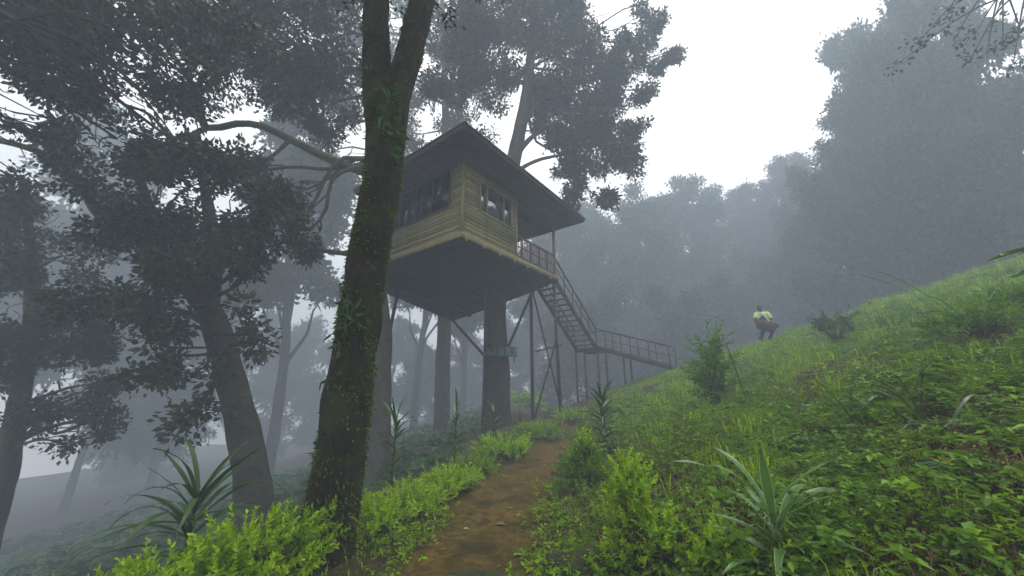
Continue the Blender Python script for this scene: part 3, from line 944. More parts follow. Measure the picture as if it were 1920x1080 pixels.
# far left tree with fan of foliage
b5 = ground_base(-10, 960, 12.5)
tree('valley_tree', 'dark feathery tree at the left edge, its crown drooping over the misty valley', b5,
     [b5, P(0, 930, 12.5), P(25, 800, 12.5), P(48, 690, 12.5), P(60, 560, 12.4), P(55, 440, 12.4), P(40, 330, 12.4)],
     [0.42, 0.3, 0.25, 0.22, 0.18, 0.13, 0.06],
     [B(60, 430, 12.4, 1.5), B(120, 480, 12.4, 1.4), B(20, 520, 12.4, 1.4), B(90, 570, 12.2, 1.3), B(160, 560, 12.4, 1.2), B(60, 660, 12.2, 1.3), B(130, 660, 12.3, 1.2), B(180, 720, 12.4, 0.9), B(110, 760, 12.3, 1.0),
      B(170, 790, 12.4, 0.75), B(50, 780, 12.2, 0.8), B(205, 650, 12.5, 0.6), B(215, 790, 12.4, 0.45), B(20, 620, 12.2, 1.2), B(-30, 700, 12.4, 1.2), B(120, 830, 12.4, 0.5), B(0, 400, 12.6, 1.5)],
     leaf=0.15, dens=0.95, seed=55, from_lo=0.3, twigs=6, clump=0.36)

# big spreading tree overhead on the left, trunk beyond the frame edge
b6 = np.array([-15.0, 2.5, th(-15.0, 2.5) - 0.3])
tree('overhead_tree', 'near dark canopy hanging over the upper left corner, trunk out of view', b6,
     [b6, b6 + [0.1, 0, 4], b6 + [0.3, 0.1, 9], b6 + [0.5, 0.3, 13], b6 + [0.8, 0.5, 17.5]],
     [0.6, 0.45, 0.4, 0.32, 0.15],
     [B(60, 40, 7.5, 1.5), B(160, 60, 7.6, 1.5), B(250, 90, 7.8, 1.3), B(330, 130, 8, 1.1), B(200, 170, 8, 1.2), B(290, 190, 8, 1.0), B(100, 150, 8.4, 1.4), B(20, 140, 8.4, 1.3), B(330, 40, 8, 1.5), B(420, 60, 8.5, 1.2),
      B(240, -20, 8, 1.8), B(380, -40, 9, 1.8), B(60, 260, 9.5, 1.3), B(150, 270, 9.5, 1.1), B(220, 260, 9, 0.9), B(370, 300, 9, 0.8), B(20, 360, 10.5, 0.9), B(100, 20, 7, 1.2), B(150, -80, 8, 2.0), B(40, -60, 8, 2.0), ((-13, 2, 13), (3, 3, 2)), ((-9, 0, 13.5), (3, 3, 2)), ((-14, -4, 13), (3.2, 3.2, 2)), ((-8.5, -5, 13), (3.2, 3.2, 2)), ((-16, 1, 10), (2.5, 2.5, 2.5)), ((-13, -7, 9), (2.6, 2.6, 3)), ((-7, -8, 9), (2.6, 2.6, 3))],  # last crown masses are out of view, added to shade house front and near mist
     leaf=0.17, dens=0.8, seed=66, from_lo=0.5, limb_r=0.4, twigs=5, clump=0.36,
     extra=[([P(-40, 70, 8), P(40, 50, 7.8), P(110, 35, 7.8), P(180, 60, 8), P(260, 110, 8.2)], 0.12, 0.04),
            ([P(-60, 250, 10), P(60, 280, 10), P(130, 320, 10), P(170, 380, 10), P(210, 440, 10)], 0.08, 0.14)])

# tall tree behind the house on the left
b7 = ground_base(830, 760, 25)
tree('tall_tree', 'tall straight hazy tree rising behind the left of the roof', b7,
     [b7, P(835, 500, 25), P(836, 300, 25), P(834, 150, 25), P(830, 0, 25), P(828, -20, 25)],
     [0.55, 0.46, 0.38, 0.32, 0.26, 0.16],
     [B(800, 170, 25, 1.7), B(765, 245, 25, 1.6), B(885, 190, 25.5, 1.7), B(905, 255, 26, 1.3), B(830, 90, 25, 2.0), B(845, 225, 25.5, 1.2), B(780, 40, 25.1, 3.07), B(700, 100, 26.2, 2.88), B(620, 40, 26.2, 3.07), B(740, 200, 26.2, 2.11), B(870, 100, 26.2, 2.30), B(640, 180, 27.3, 2.50), B(560, 130, 27.3, 2.69), B(780, 280, 26.2, 1.44), B(870, 210, 26.2, 1.54), B(600, 300, 27.3, 1.73), B(560, 330, 28.3, 1.92)],
     leaf=0.27, dens=0.9, seed=77, leafmat='canopy_far', from_lo=0.5, twigs=4)

# background trees: two crowns built once, then copied
def far_proto(seed, h, spread, lean=0.0, bare=0.35):
    rs = np.random.RandomState(seed)
    g = Geo()
    tr = spline([(0, 0, -0.5), (lean * 0.2 * h, 0.1, h * 0.3), (lean * 0.5 * h + rs.normal() * 0.3, rs.normal() * 0.3, h * 0.6), (lean * 0.8 * h, 0, h * 0.95)], 30)
    g.tube(tr, np.linspace(h * 0.019, h * 0.005, 30), 9, lump=0.06, seed=seed)
    V = Geo()
    nb = 20
    for i in range(nb):
        f = bare + (1 - bare) * (i + 0.5) / nb
        w = spread * (0.55 + 0.75 * math.sin(math.pi * min((f - bare) / (1 - bare) * 0.85 + 0.1, 1)))
        a = i * 2.4 + rs.rand()
        rr = w * rs.uniform(0.25, 0.85)
        k = min(int(f * 29), 29)
        c = np.array([tr[k][0] + math.cos(a) * rr, tr[k][1] + math.sin(a) * rr, f * h * rs.uniform(0.93, 1.04)])
        k0 = max(int((f - 0.15) * 29), 3)
        q = limb_pts(tr[k0], c, rs, 0.12, 8)
        g.tube(q, np.linspace(h * 0.007, 0.03, 8), 5)
        r = spread * rs.uniform(0.25, 0.42)
        nc = int(32 * r * r) + 8
        ns = 9
        sc = c + rand_unit(rs, ns) * (rs.rand(ns) ** 0.4)[:, None] * [r, r, r * 0.75]
        cc = sc[rs.randint(ns, size=nc)] + rand_unit(rs, nc) * (rs.rand(nc) ** 0.5)[:, None] * r * [0.42, 0.42, 0.26]
        off = rs.normal(size=(nc, 22, 3)) * [0.3, 0.3, 0.2]
        cen = (cc[:, None, :] + off).reshape(-1, 3)
        L = 0.35 * rs.uniform(0.6, 1.3, len(cen))
        v, q2, t2, ti = leaves(cen, off.reshape(-1, 3) + rand_unit(rs, len(cen)) * 0.4, L, L * 0.5, rs)
        V.add(v, q2, t2, ti)
    return g.mesh('far_trunk', True), V.mesh('far_crown')

protos = [far_proto(101, 16, 4.2), far_proto(102, 18, 3.4, 0.06, 0.45), far_proto(103, 13, 4.8, -0.05, 0.2), far_proto(104, 9, 3.6, 0.03, 0.08)]

PROTO_H = [16, 18, 13, 9]
def far_tree(label, u, vtop, Y, k, rz=0.0, name='forest_tree', group='misty forest trees behind the hillside', wide=1.0):
    d = ray(u, 640)
    x = d[0] / d[1] * Y
    zb = th(x, Y) - 0.3
    s = (P(u, vtop, Y)[2] - zb) / (PROTO_H[k] * 1.06)
    sx = (0.5 * s + 0.5) * wide
    t = thing(name, label, 'tree', (x, Y, zb), rz, group)
    t.scale = (sx, sx, s)
    link('trunk', protos[k][0], M['bark'], t)
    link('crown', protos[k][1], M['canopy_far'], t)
    return t

far_list = [
    # label, u, v of top, Y, proto, rot
    ('thin forked misty tree right of the staircase top', 1235, 335, 27, 1, 0.3),
    ('misty tree above the foot of the staircase, lower than its neighbours', 1160, 385, 31, 2, 1.3),
    ('misty tree with flat crown just right of the thin forked tree', 1320, 345, 31, 2, 2.2),
    ('misty tree behind and left of the person, under the open sky', 1395, 375, 32, 0, 3.3),
    ('misty tree behind and right of the person, under the open sky', 1465, 365, 30, 0, 1.7),
    ('rounded misty tree stepping up towards the tall tree wall', 1545, 300, 27, 0, 4.1),
    ('misty tree at the foot of the tall dark tree wall', 1630, 285, 24, 2, 5.0),
    ('misty tree halfway up the shoulder of the tall tree wall', 1715, 195, 22, 0, 3.7),
    ('tall hazy tree forming the left edge of the right tree wall', 1795, 85, 21, 0, 0.9),
    ('tallest hazy tree of the dark wall in the upper right', 1870, 25, 19, 0, 2.9),
    ('dark hazy tree at the right edge above the hill crest', 1930, 10, 17, 2, 1.9),
    ('hazy tree deep inside the right tree wall, lower than the rest', 1760, 220, 25, 2, 2.4),
    ('low bushy tree on the crest left of the tall grass stalks', 1680, 330, 21, 3, 0.2),
    ('low bushy tree behind the tall grass stalks', 1800, 300, 18, 3, 2.0),
    ('low bushy tree behind the crest at the right edge', 1930, 250, 15.5, 3, 3.0),
    ('low bushy misty tree directly behind the person', 1450, 470, 25, 3, 3.4),
    ('low bushy misty tree between person and staircase', 1340, 480, 27, 3, 4.4),
    ('low bushy misty tree behind the staircase landing', 1180, 490, 28, 3, 5.5),
    ('low bushy misty tree right of the person on the crest', 1550, 400, 23, 3, 1.1),
    ('slender misty trunk seen beneath the platform, left of the house trunk', 786, 300, 27, 1, 0.5),
    ('thick pale misty trunk seen under the platform beside the house trunk', 872, 330, 30, 0, 2.5),
    ('curved misty trunk between the mossy tree and the leaning tree', 545, 200, 21, 1, 3.9),
    ('faint tree far down the valley at lower left', 215, 520, 28, 1, 1.2),
    ('faint bushy tree in the valley behind the leaning tree', 350, 450, 30, 2, 2.1),
    ('faint tall tree behind the valley tree at far left', 90, 260, 24, 0, 3.0),
    ('faint misty tree behind the staircase posts', 1060, 400, 33, 0, 3.8),
    ('misty tree standing behind the veranda roof end', 1000, 420, 34, 1, 5.2),
    ('faint distant bushy tree right of the leaning trunk', 550, 600, 44, 3, 1.4),
    ('faint distant tree filling the gap right of the pale trunk', 735, 590, 46, 2, 3.4),
    ('faint distant bushy tree under the middle of the platform', 815, 650, 42, 3, 4.4),
    ('faint distant bushy tree left of the house trunk base', 885, 640, 46, 3, 5.4),
    ('faint distant bushy tree between house trunk and trestle', 975, 600, 44, 3, 0.9),
    ('low misty bush tree right of the lower stair flight', 1285, 545, 21, 3, 0.6),
    ('low misty bush tree behind the dense dark shrub', 1375, 530, 22, 3, 1.6),
    ('low misty bush tree on the crest right behind the person', 1490, 480, 21, 3, 2.6),
    ('low misty bush tree left of the upper stair flight', 1100, 560, 23, 3, 3.6),
    ('faint distant bushy tree low in the valley', 300, 700, 44, 3, 3.9),
]
for lb, u, vt, Y, k, rz in far_list:
    fy = 1.6 if Y > 40 else (1.3 if u > 1580 else (1.75 if u > 980 else 1.7))
    far_tree(lb, u, vt, Y * fy, k, rz, wide=0.62 if u > 1580 and k != 3 else (0.85 if u > 1500 else 1.0))

# thin bare branch tree at the upper right corner
b8 = np.array([17.5, 6.0, th(17.5, 6.0) - 0.3])
rs8 = np.random.RandomState(8)
ex = []
tips8 = []
for u, v in ((1690, 115), (1720, 80), (1760, 45), (1790, 70), (1830, 60), (1850, 100), (1880, 80), (1900, 120), (1780, 20), (1860, 40), (1915, 60), (1820, 110)):
    s = P(1900 + rs8.uniform(-30, 60), -60 + rs8.uniform(-40, 30), 8.2)
    e = P(u, v, 8.2 + rs8.uniform(-0.6, 0.6))
    m = (s + e) / 2 + [0, 0, 0.35]
    ex.append(([s, m, e], 0.035, 0.01)); tips8.append(e)
ex.append(([b8 + [-0.8, 0.4, 7], P(1990, -60, 7.4), P(1930, -70, 8.2), P(1860, -50, 8.2)], 0.09, 0.03))
tree('bare_branch_tree', 'sparse twiggy branches dangling in from the upper right corner', b8,
     [b8, b8 + [-0.2, 0.1, 3], b8 + [-0.6, 0.3, 6], b8 + [-1.2, 0.6, 10], b8 + [-1.4, 1, 13]], [0.3, 0.24, 0.2, 0.14, 0.06],
     [(e, (0.22, 0.22, 0.16)) for e in tips8], leaf=0.11, dens=0.35, seed=88, limbs=False, extra=ex, clump=0.2)

# ------------------------------------------------------------------ shrubs
def shrub(name, label, base, h, w, leaf=0.06, sprigs=120, mat='lime', seed=1, shape='round', group=None, cat='shrub', stems=6, per=14, wide=0.5):
    rs = np.random.RandomState(seed)
    t = thing(name, label, cat, base, group=group)
    g = Geo()
    V = Geo()
    ends = []
    for i in range(sprigs):
        f = rs.rand()
        if shape == 'cone':
            z = h * (0.12 + 0.8 * f); r = w * (1 - 0.85 * f) * (0.35 + 0.65 * rs.rand() ** 0.5)
        elif shape == 'column':
            z = h * (0.1 + 0.82 * f); r = w * (0.8 + 0.2 * math.sin(f * 9 + seed)) * (1.1 - 0.5 * f) * rs.rand() ** 0.5
        else:
            z = h * (0.35 + 0.55 * f ** 0.8); r = w * math.sqrt(max(1 - ((f - 0.35) / 0.75) ** 2, 0.1)) * rs.rand() ** 0.45
        a = rs.rand() * 2 * math.pi
        p = np.array([math.cos(a) * r, math.sin(a) * r, z])
        out = np.array([math.cos(a) * r / w, math.sin(a) * r / w, 0.75]) + rs.normal(size=3) * 0.42
        out /= np.linalg.norm(out)
        L = leaf * rs.uniform(1.2, 4.2)
        n = per
        f2 = np.linspace(0.05, 1, n)
        c = p + out * (f2 * L)[:, None]
        ph = np.arange(n) * 2.4 + rs.rand() * 6
        s1 = np.cross(out, [0.3, 0.2, 0.9]); s1 /= np.linalg.norm(s1); s2 = np.cross(out, s1)
        rad = np.cos(ph)[:, None] * s1 + np.sin(ph)[:, None] * s2
        d = rad * (1.0 - 0.5 * f2)[:, None] + out * (0.35 + 0.7 * f2)[:, None] + rs.normal(size=(n, 3)) * 0.15
        LL = leaf * rs.uniform(0.7, 1.2, n) * (1.0 - 0.35 * f2)
        nn = out + rs.normal(size=(n, 3)) * 0.3
        v, q, tt, ti = leaves(c, d, LL, LL * wide, rs, full=True, fold=0.3, normals=nn, droop=0.12)
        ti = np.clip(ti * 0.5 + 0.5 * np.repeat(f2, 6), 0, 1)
        V.add(v, q, tt, ti)
        ends.append(p)
    for i in range(stems):
        e = ends[rs.randint(len(ends))]
        s = np.array([rs.normal() * w * 0.12, rs.normal() * w * 0.12, -0.12])
        q = limb_pts(s, e, rs, 0.15, 8)
        g.tube(q, np.linspace(0.018, 0.006, 8) * (1 + h * 0.3), 6)
    for i in range(stems * 4):
        e = ends[rs.randint(len(ends))]
        q = limb_pts(np.array([e[0] * 0.3, e[1] * 0.3, e[2] * 0.35]), e, rs, 0.15, 6)
        g.tube(q, np.linspace(0.008, 0.003, 6), 4)
    link('stem', g.mesh(name + '_stem', True), M['stem'], t)
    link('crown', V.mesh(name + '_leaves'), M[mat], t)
    return t

def on(x, y, dz=0.0):
    return (x, y, th(x, y) + dz)

def shrub_top(u, v, Y, **kw):
    p = P(u, v, Y)
    zb = th(p[0], p[1])
    return (p[0], p[1], zb), max(p[2] - zb, 0.25)

hedge = [
    ('lime hedge shrub in the bottom left corner, nearest the camera', 235, 1045, 2.3, 0.36, 130),
    ('lime hedge shrub in front of the big strap-leaved plant', 345, 985, 2.75, 0.42, 170),
    ('broad lime hedge shrub left of the mossy trunk', 490, 935, 3.2, 0.45, 190),
    ('lime hedge shrub hugging the foot of the mossy trunk', 570, 925, 3.6, 0.27, 120),
    ('lime hedge shrub just right of the mossy trunk', 715, 938, 4.6, 0.34, 130),
    ('lime hedge shrub below the tallest thin strap-leaved plant', 775, 915, 5.2, 0.36, 130),
    ('rounded lime hedge shrub at the bend of the path edge', 843, 883, 6.0, 0.4, 140),
    ('small dull lime hedge shrub beyond the rounded one', 890, 868, 7.0, 0.36, 110),
    ('lime hedge shrub beside the foot of the house trunk', 945, 838, 8.6, 0.5, 120),
    ('lime hedge shrub at the far end of the left hedge', 1015, 800, 11.0, 0.7, 120),
    ('small far lime shrub where the path vanishes', 1075, 785, 13.5, 0.6, 90),
]
for i, (lb, u, v, Y, w, n) in enumerate(hedge):
    b, h = shrub_top(u, v, Y)
    n = int(n * (0.72 if Y < 4 else 0.85))
    shrub('hedge_shrub', lb, b, max(h - (0.17 if Y < 4 else 0.1), 0.22), w, 0.06 if Y < 5 else (0.07 if Y < 8 else 0.1), n, ('lime', 'lime_yellow', 'lime', 'lime_dull', 'lime_yellow', 'lime', 'lime_yellow', 'lime_dull', 'lime', 'lime_dull', 'lime')[i], 200 + i, 'round', 'lime hedge along the path')

def cone_bush():
    b = G(1100, 925)
    shrub('cone_bush', 'dark green conical bush with a lime tip right of the path', b, 0.6, 0.4, 0.06, 150, 'midgreen', 301, 'cone', stems=8)
    shrub('lime_sprig', 'tuft of lime leaves topping the dark conical bush', (b[0] + 0.02, b[1] + 0.05, b[2] + 0.42), 0.3, 0.12, 0.06, 26, 'lime', 302, 'cone', stems=3)
cone_bush()
b = G(1190, 1075)
shrub('lime_shrub', 'tall ragged lime shrub on the right verge of the path', b, 0.8, 0.18, 0.048, 190, 'lime', 303, 'column', stems=9)
b = G(1215, 1085)
shrub('lime_shrub', 'small lime sprig at the foot of the tall ragged lime shrub', (b[0] + 0.12, b[1], b[2]), 0.5, 0.14, 0.05, 40, 'lime', 304, 'column', stems=4)
b = G(1375, 1085)
shrub('lime_shrub', 'low lime shrub peeping in at the bottom edge of the frame', b, 0.22, 0.26, 0.06, 40, 'lime', 305, 'round', stems=4)
b = G(1348, 765)
shrub('leafy_shrub', 'dense dark leafy shrub standing alone on the slope below the person', b, 1.45, 0.42, 0.16, 75, 'midgreen', 306, 'column', stems=10, wide=0.36)
b = G(1575, 645)
shrub('leafy_shrub', 'open dark leafy shrub on the slope right of the person', b, 0.7, 0.42, 0.11, 60, 'darkgreen', 307, 'round', stems=8, wide=0.34)
b = G(1690, 632)
shrub('leafy_shrub', 'small thin weed shrub on the crest beside the open dark shrub', b, 0.5, 0.3, 0.09, 22, 'midgreen', 308, 'round', stems=5, wide=0.34)
b = G(1850, 640)
shrub('leafy_shrub', 'bushy weed clump at the base of the tall grass stalks', b, 0.36, 0.5, 0.09, 80, 'midgreen', 309, 'round', stems=8, wide=0.4)
b = G(1905, 600)
shrub('leafy_shrub', 'green weed shrub at the right edge on the crest', b, 0.42, 0.3, 0.09, 50, 'midgreen', 310, 'round', stems=6, wide=0.4)

# ------------------------------------------------------------------ strap-leaved plants
def strap_leaf(L, W, arch, seed, start=0.95, seg=12):
    rs = np.random.RandomState(seed)
    v = []; edge = []; along = []
    x = z = 0.0
    ang = start
    for i in range(seg + 1):
        f = i / seg
        w = W * (math.sin(math.pi * min(0.12 + f * 0.9, 1)) ** 0.7) * (1 - 0.25 * f) if f < 1 else 0.002
        fold = 0.32 * (1 - 0.4 * f)
        for k, e in ((-1, 1.0), (-0.62, 0.0), (0, 0.0), (0.62, 0.0), (1, 1.0)):
            v.append((x - abs(k) * w * fold * math.sin(ang) * 0.5, k * w / 2, z + abs(k) * w * fold * math.cos(ang) * 0.5 + 0.006 * math.sin(f * 9 + seed + k)))
            edge.append(e); along.append(f + 0.04 * math.sin(seed * 3 + k * 4))
        ds = L / seg
        x += math.cos(ang) * ds; z += math.sin(ang) * ds
        ang -= arch / seg * (0.35 + 1.3 * f)
    q = [[i * 5 + k, i * 5 + k + 1, i * 5 + k + 6, i * 5 + k + 5] for i in range(seg) for k in range(4)]
    return make_mesh('leaf', v, np.array(q), True, tint=np.full(len(v), rs.rand()), attrs={'edge': edge, 'along': along})

def strap_mat(name, c, c2, pale):
    m, nt, out = new_mat(name)
    a = node(nt, 'ShaderNodeAttribute', attribute_name='tint')
    oi = node(nt, 'ShaderNodeObjectInfo')
    col = mixc(nt, oi.outputs['Random'], c, c2)
    e = node(nt, 'ShaderNodeAttribute', attribute_name='edge')
    f = ramp(nt, e.outputs['Fac'], [(0.55, (0, 0, 0)), (0.75, (1, 1, 1))]).outputs[0]
    col = mixc(nt, f, col, pale)
    al = node(nt, 'ShaderNodeAttribute', attribute_name='along')
    tip = ramp(nt, al.outputs['Fac'], [(0.9, (0, 0, 0)), (0.96, (1, 1, 1))]).outputs[0]
    col = mixc(nt, tip, col, (0.10, 0.06, 0.025))
    nz = noise_tex(nt, 9, 4, 0.6)
    sp = ramp(nt, nz.outputs['Fac'], [(0.62, (0, 0, 0)), (0.72, (1, 1, 1))]).outputs[0]
    col = mixc(nt, sp, col, (0.09, 0.10, 0.03))
    p = node(nt, 'ShaderNodeBsdfPrincipled')
    p.inputs['Roughness'].default_value = 0.4
    p.inputs['Specular IOR Level'].default_value = 0.45
    nt.links.new(col, p.inputs['Base Color'])
    tr = node(nt, 'ShaderNodeBsdfTranslucent')
    nt.links.new(col, tr.inputs['Color'])
    mx = node(nt, 'ShaderNodeMixShader'); mx.inputs[0].default_value = 0.3
    nt.links.new(p.outputs[0], mx.inputs[1]); nt.links.new(tr.outputs[0], mx.inputs[2])
    nt.links.new(mx.outputs[0], out.inputs['Surface'])
    return m
M['strap'] = strap_mat('strap_leaf', (0.03, 0.075, 0.018), (0.06, 0.13, 0.03), (0.07, 0.14, 0.05))
M['strap_pale'] = strap_mat('variegated_strap_leaf', (0.07, 0.16, 0.03), (0.10, 0.22, 0.045), (0.32, 0.42, 0.20))

leaf_sets = {}
def strap_plant(label, base, h, n, L, W, mat='strap', seed=1, low=0.35, spread=1.0, lean=(0, 0), top=8):
    rs = np.random.RandomState(seed)
    t = thing('strap_leaved_plant', label, 'plant', base, group='strap-leaved plants beside the path')
    key = (mat, L, W)
    if key not in leaf_sets:
        leaf_sets[key] = ([strap_leaf(L, W, a, i, 0.9) for i, a in enumerate((1.6, 2.0, 1.2, 2.3))], [strap_leaf(L * 0.85, W, a, 9 + i, 1.12) for i, a in enumerate((0.8, 1.2, 0.5))])
        for s in leaf_sets[key]:
            for me in s:
                me.materials.append(M[mat])
    arch, up = leaf_sets[key]
    g = Geo()
    st = spline([(0, 0, -0.15), (lean[0] * 0.4, lean[1] * 0.4, h * 0.5), (lean[0], lean[1], h)], 14)
    g.tube(st, np.linspace(max(0.02, h * 0.016), 0.014, 14), 8, lump=0.05, seed=seed)
    link('stem', g.mesh('strap_stem', True), M['green_stem'], t)
    for i in range(n):
        f = i / (n - 1)
        k = low + (1 - low) * f
        p = st[min(int(k * 13), 13)]
        az = i * 2.39996 + rs.normal() * 0.25
        if i >= n - top:
            me = up[rs.randint(len(up))]
            pitch = 0.32 - 0.4 * (i - (n - top)) / top + rs.normal() * 0.12
        else:
            me = arch[rs.randint(len(arch))]
            pitch = (1 - f) * 0.55 * spread + rs.normal() * 0.12 - 0.05
        s = rs.uniform(0.78, 1.12) * (0.85 + 0.15 * f)
        link('leaf', me, None, t, loc=tuple(p), rot=(rs.normal() * 0.12, pitch, az), scale=s)
    for i in range(4):                                            # withered leaves hanging at the bottom
        key2 = ('dead', L, W)
        if key2 not in leaf_sets:
            leaf_sets[key2] = strap_leaf(L * 0.75, W * 0.8, 1.0, 77, 0.2)
            leaf_sets[key2].materials.append(M['litter'])
        link('withered_leaf', leaf_sets[key2], None, t, loc=tuple(st[min(int(low * 13), 13)]), rot=(rs.normal() * 0.2, 0.5 + rs.rand() * 0.4, rs.rand() * 6.28), scale=rs.uniform(0.6, 1.0))
    return t

p = P(372, 918, 3.75); zb = th(p[0], p[1])
strap_plant('big dark strap-leaved plant rising behind the lime hedge at left', (p[0], p[1], zb), p[2] - zb, 44, 0.86, 0.062, seed=5, low=0.55, top=11)
b = G(1478, 1066)
strap_plant('variegated strap-leaved plant with pale leaf edges in the right foreground', b, 0.33, 24, 0.7, 0.06, 'strap_pale', seed=9, low=0.15, top=6, lean=(-0.05, 0))
def strap_at(label, u, vt, vb, Y, n, L, W, seed, low, top=8, spread=1.0):
    p = P(u, vt, Y); q = th(p[0], p[1])
    strap_plant(label, (p[0], p[1], q), p[2] - q, n, L, W, seed=seed, low=low, top=top, spread=spread)
strap_at('tall thin strap-leaved plant nearest the pale trunk', 744, 782, 910, 5.6, 54, 0.55, 0.042, 12, 0.15)
strap_at('tall thin strap-leaved plant in the middle of the left row', 856, 770, 880, 7.4, 50, 0.6, 0.05, 13, 0.15)
strap_at('strap-leaved plant in front of the house trunk', 926, 775, 840, 9.6, 44, 0.6, 0.055, 14, 0.25)
strap_at('bushy strap-leaved plant on the right verge above the conical bush', 1127, 742, 850, 7.2, 90, 0.62, 0.06, 15, 0.2, top=16)

# tall grass-like stalks on the slope
def stalk_clump(label, base, stalks, mat, seed, name='grass_clump'):
    rs = np.random.RandomState(seed)
    t = thing(name, label, 'grass', base)
    for (dx, dz, L, W) in stalks:
        me = strap_leaf(L, W, abs(dx) * 1.2 + 0.2, rs.randint(99), 1.35 - abs(dx) * 0.35)
        me.materials.append(M[mat])
        az = 0.0 if dx > 0 else math.pi
        link('leaf', me, None, t, loc=(rs.normal() * 0.03, rs.normal() * 0.03, -0.02), rot=(rs.normal() * 0.1, 0, az + rs.normal() * 0.5))
    return t
stalk_clump('tall grass stalks sticking up on the crest at right', G(1835, 640), [(-.7, 0, 1.9, .05), (-.5, 0, 1.6, .045), (.5, 0, 1.2, .045), (-.9, 0, 1.2, .04), (.8, 0, 1.0, .04), (.2, 0, 1.3, .04), (1.2, 0, .9, .04)], 'strap_pale', 31)
stalk_clump('dark upright grass blades in the middle of the slope', G(1602, 800), [(-.25, 0, .62, .045), (.1, 0, .6, .045), (-.9, 0, .7, .03), (.9, 0, .6, .03), (-1.3, 0, .6, .03), (1.4, 0, .5, .03), (.4, 0, .5, .03)], 'strap', 32)
stalk_clump('single tall bare stalk beside the dense dark shrub', G(1402, 762), [(-.1, 0, 1.45, .03), (.5, 0, .7, .03), (-.8, 0, .7, .03), (1.0, 0, .5, .03)], 'strap', 33)
stalk_clump('arching grass tuft at the middle right of the slope', G(1770, 830), [(-1.2, 0, .7, .025), (1.3, 0, .8, .025), (.9, 0, .7, .025), (-.6, 0, .6, .025), (1.5, 0, .6, .02), (-1.5, 0, .5, .02)], 'strap', 34)

# broad-leaved weeds
def broad_weed(label, base, items, seed, mat='midgreen'):
    rs = np.random.RandomState(seed)
    t = thing('broad_leaved_weed', label, 'plant', base)
    g = Geo()
    for (dx, dy, h, L, az) in items:
        c = np.array([dx, dy, h])
        g.tube(spline([(0, 0, -0.05), (dx * .4, dy * .4, h * .7), (dx, dy, h)], 8), np.linspace(.009, .005, 8), 5)
        V = Geo()
        for k in (-0.9, -0.45, 0, 0.45, 0.9):
            d = np.array([[math.cos(az + k), math.sin(az + k), -0.12]])
            v, q, tt, ti = leaves(c[None, :], d, L * (1 - 0.25 * abs(k)), L * 0.5, rs, full=True, fold=0.12, normals=np.array([[0, 0, 1.0]]), droop=0.12)
            V.add(v, q, tt, ti * 0 + rs.rand())
        link('leaf', V.mesh('weed_leaf'), M[mat], t)
    link('stem', g.mesh('weed_stem'), M['green_stem'], t)
broad_weed('broad lobed weed leaves held flat beside the dark soil bank', G(1730, 790), [(-.15, 0, .42, .2, 3.3), (.1, 0, .42, .22, -.2), (-.3, .1, .33, .18, 2.9), (.0, -.1, .28, .2, -1.5), (.35, .1, .5, .2, .2), (-.45, 0, .4, .2, 3.0)], 41)
broad_weed('blue-green lobed leaf low on the slope at lower right', G(1835, 915), [(0, 0, .14, .16, .3), (-.12, .05, .12, .13, 2.5)], 42, 'bluegreen')
broad_weed('pale lobed weed leaves just behind the variegated plant', G(1500, 870), [(0, 0, .2, .14, .2), (.12, 0, .22, .12, 1.2), (-.1, .05, .18, .11, 3)], 43, 'bluegreen')
pl = P(1960, 470, 3.2)
broad_weed('bright leaves poking in at the right edge above the crest', on(pl[0], pl[1]), [(-.22, 0, pl[2] - th(pl[0], pl[1]), .3, 3.3), (-.1, 0, pl[2] - th(pl[0], pl[1]) - .18, .26, 3.0), (0.1, 0, pl[2] - th(pl[0], pl[1]) + 0.1, .26, 2.2)], 44)
rsw = np.random.RandomState(77)

# ------------------------------------------------------------------ grass, ground cover, litter
def scatter(n, seed, xlo, xhi, ylo, yhi, accept):
    rs = np.random.RandomState(seed)
    out = []
    tot = 0
    while tot < n:
        x = rs.uniform(xlo, xhi, n); y = ylo + (yhi - ylo) * rs.rand(n) ** 1.5
        k = rs.rand(n) < accept(x, y)
        out.append(np.stack([x[k], y[k]], 1)); tot += k.sum()
    p = np.concatenate(out)[:n]
    return np.column_stack([p, terrain(p[:, 0], p[:, 1])]), rs

def offpath(x, y):
    return np.abs(x - pathx(y))

def infront(x, y):
    return (y > 0.9) & (np.abs(x) < y * 1.75 + 1.2)

def patches(x, y):
    return 0.5 + 0.5 * wav(x * 1.0 + 2, y, 1.15)

def acc_grass(x, y):
    d = x - pathx(y)
    a = smooth((d - 0.65) / 0.9) * (0.02 + 0.98 * smooth((patches(x, y) - 0.25) / 0.4))
    a = a * (0.3 + 0.7 * smooth((y - 3.2 + 0.15 * x) / 3.5)) * (0.05 + 0.95 * smooth((wav(x, y, 3.3) + 0.3) / 0.6))
    a = a * np.where((y > 4.3) & (y < 5.2) & (x > 5.7), 0.1, 1)
    left = smooth((-d - 0.75) / 0.4) * 0.35 * (y < 16)
    return np.where(infront(x, y), np.maximum(a, left), 0)

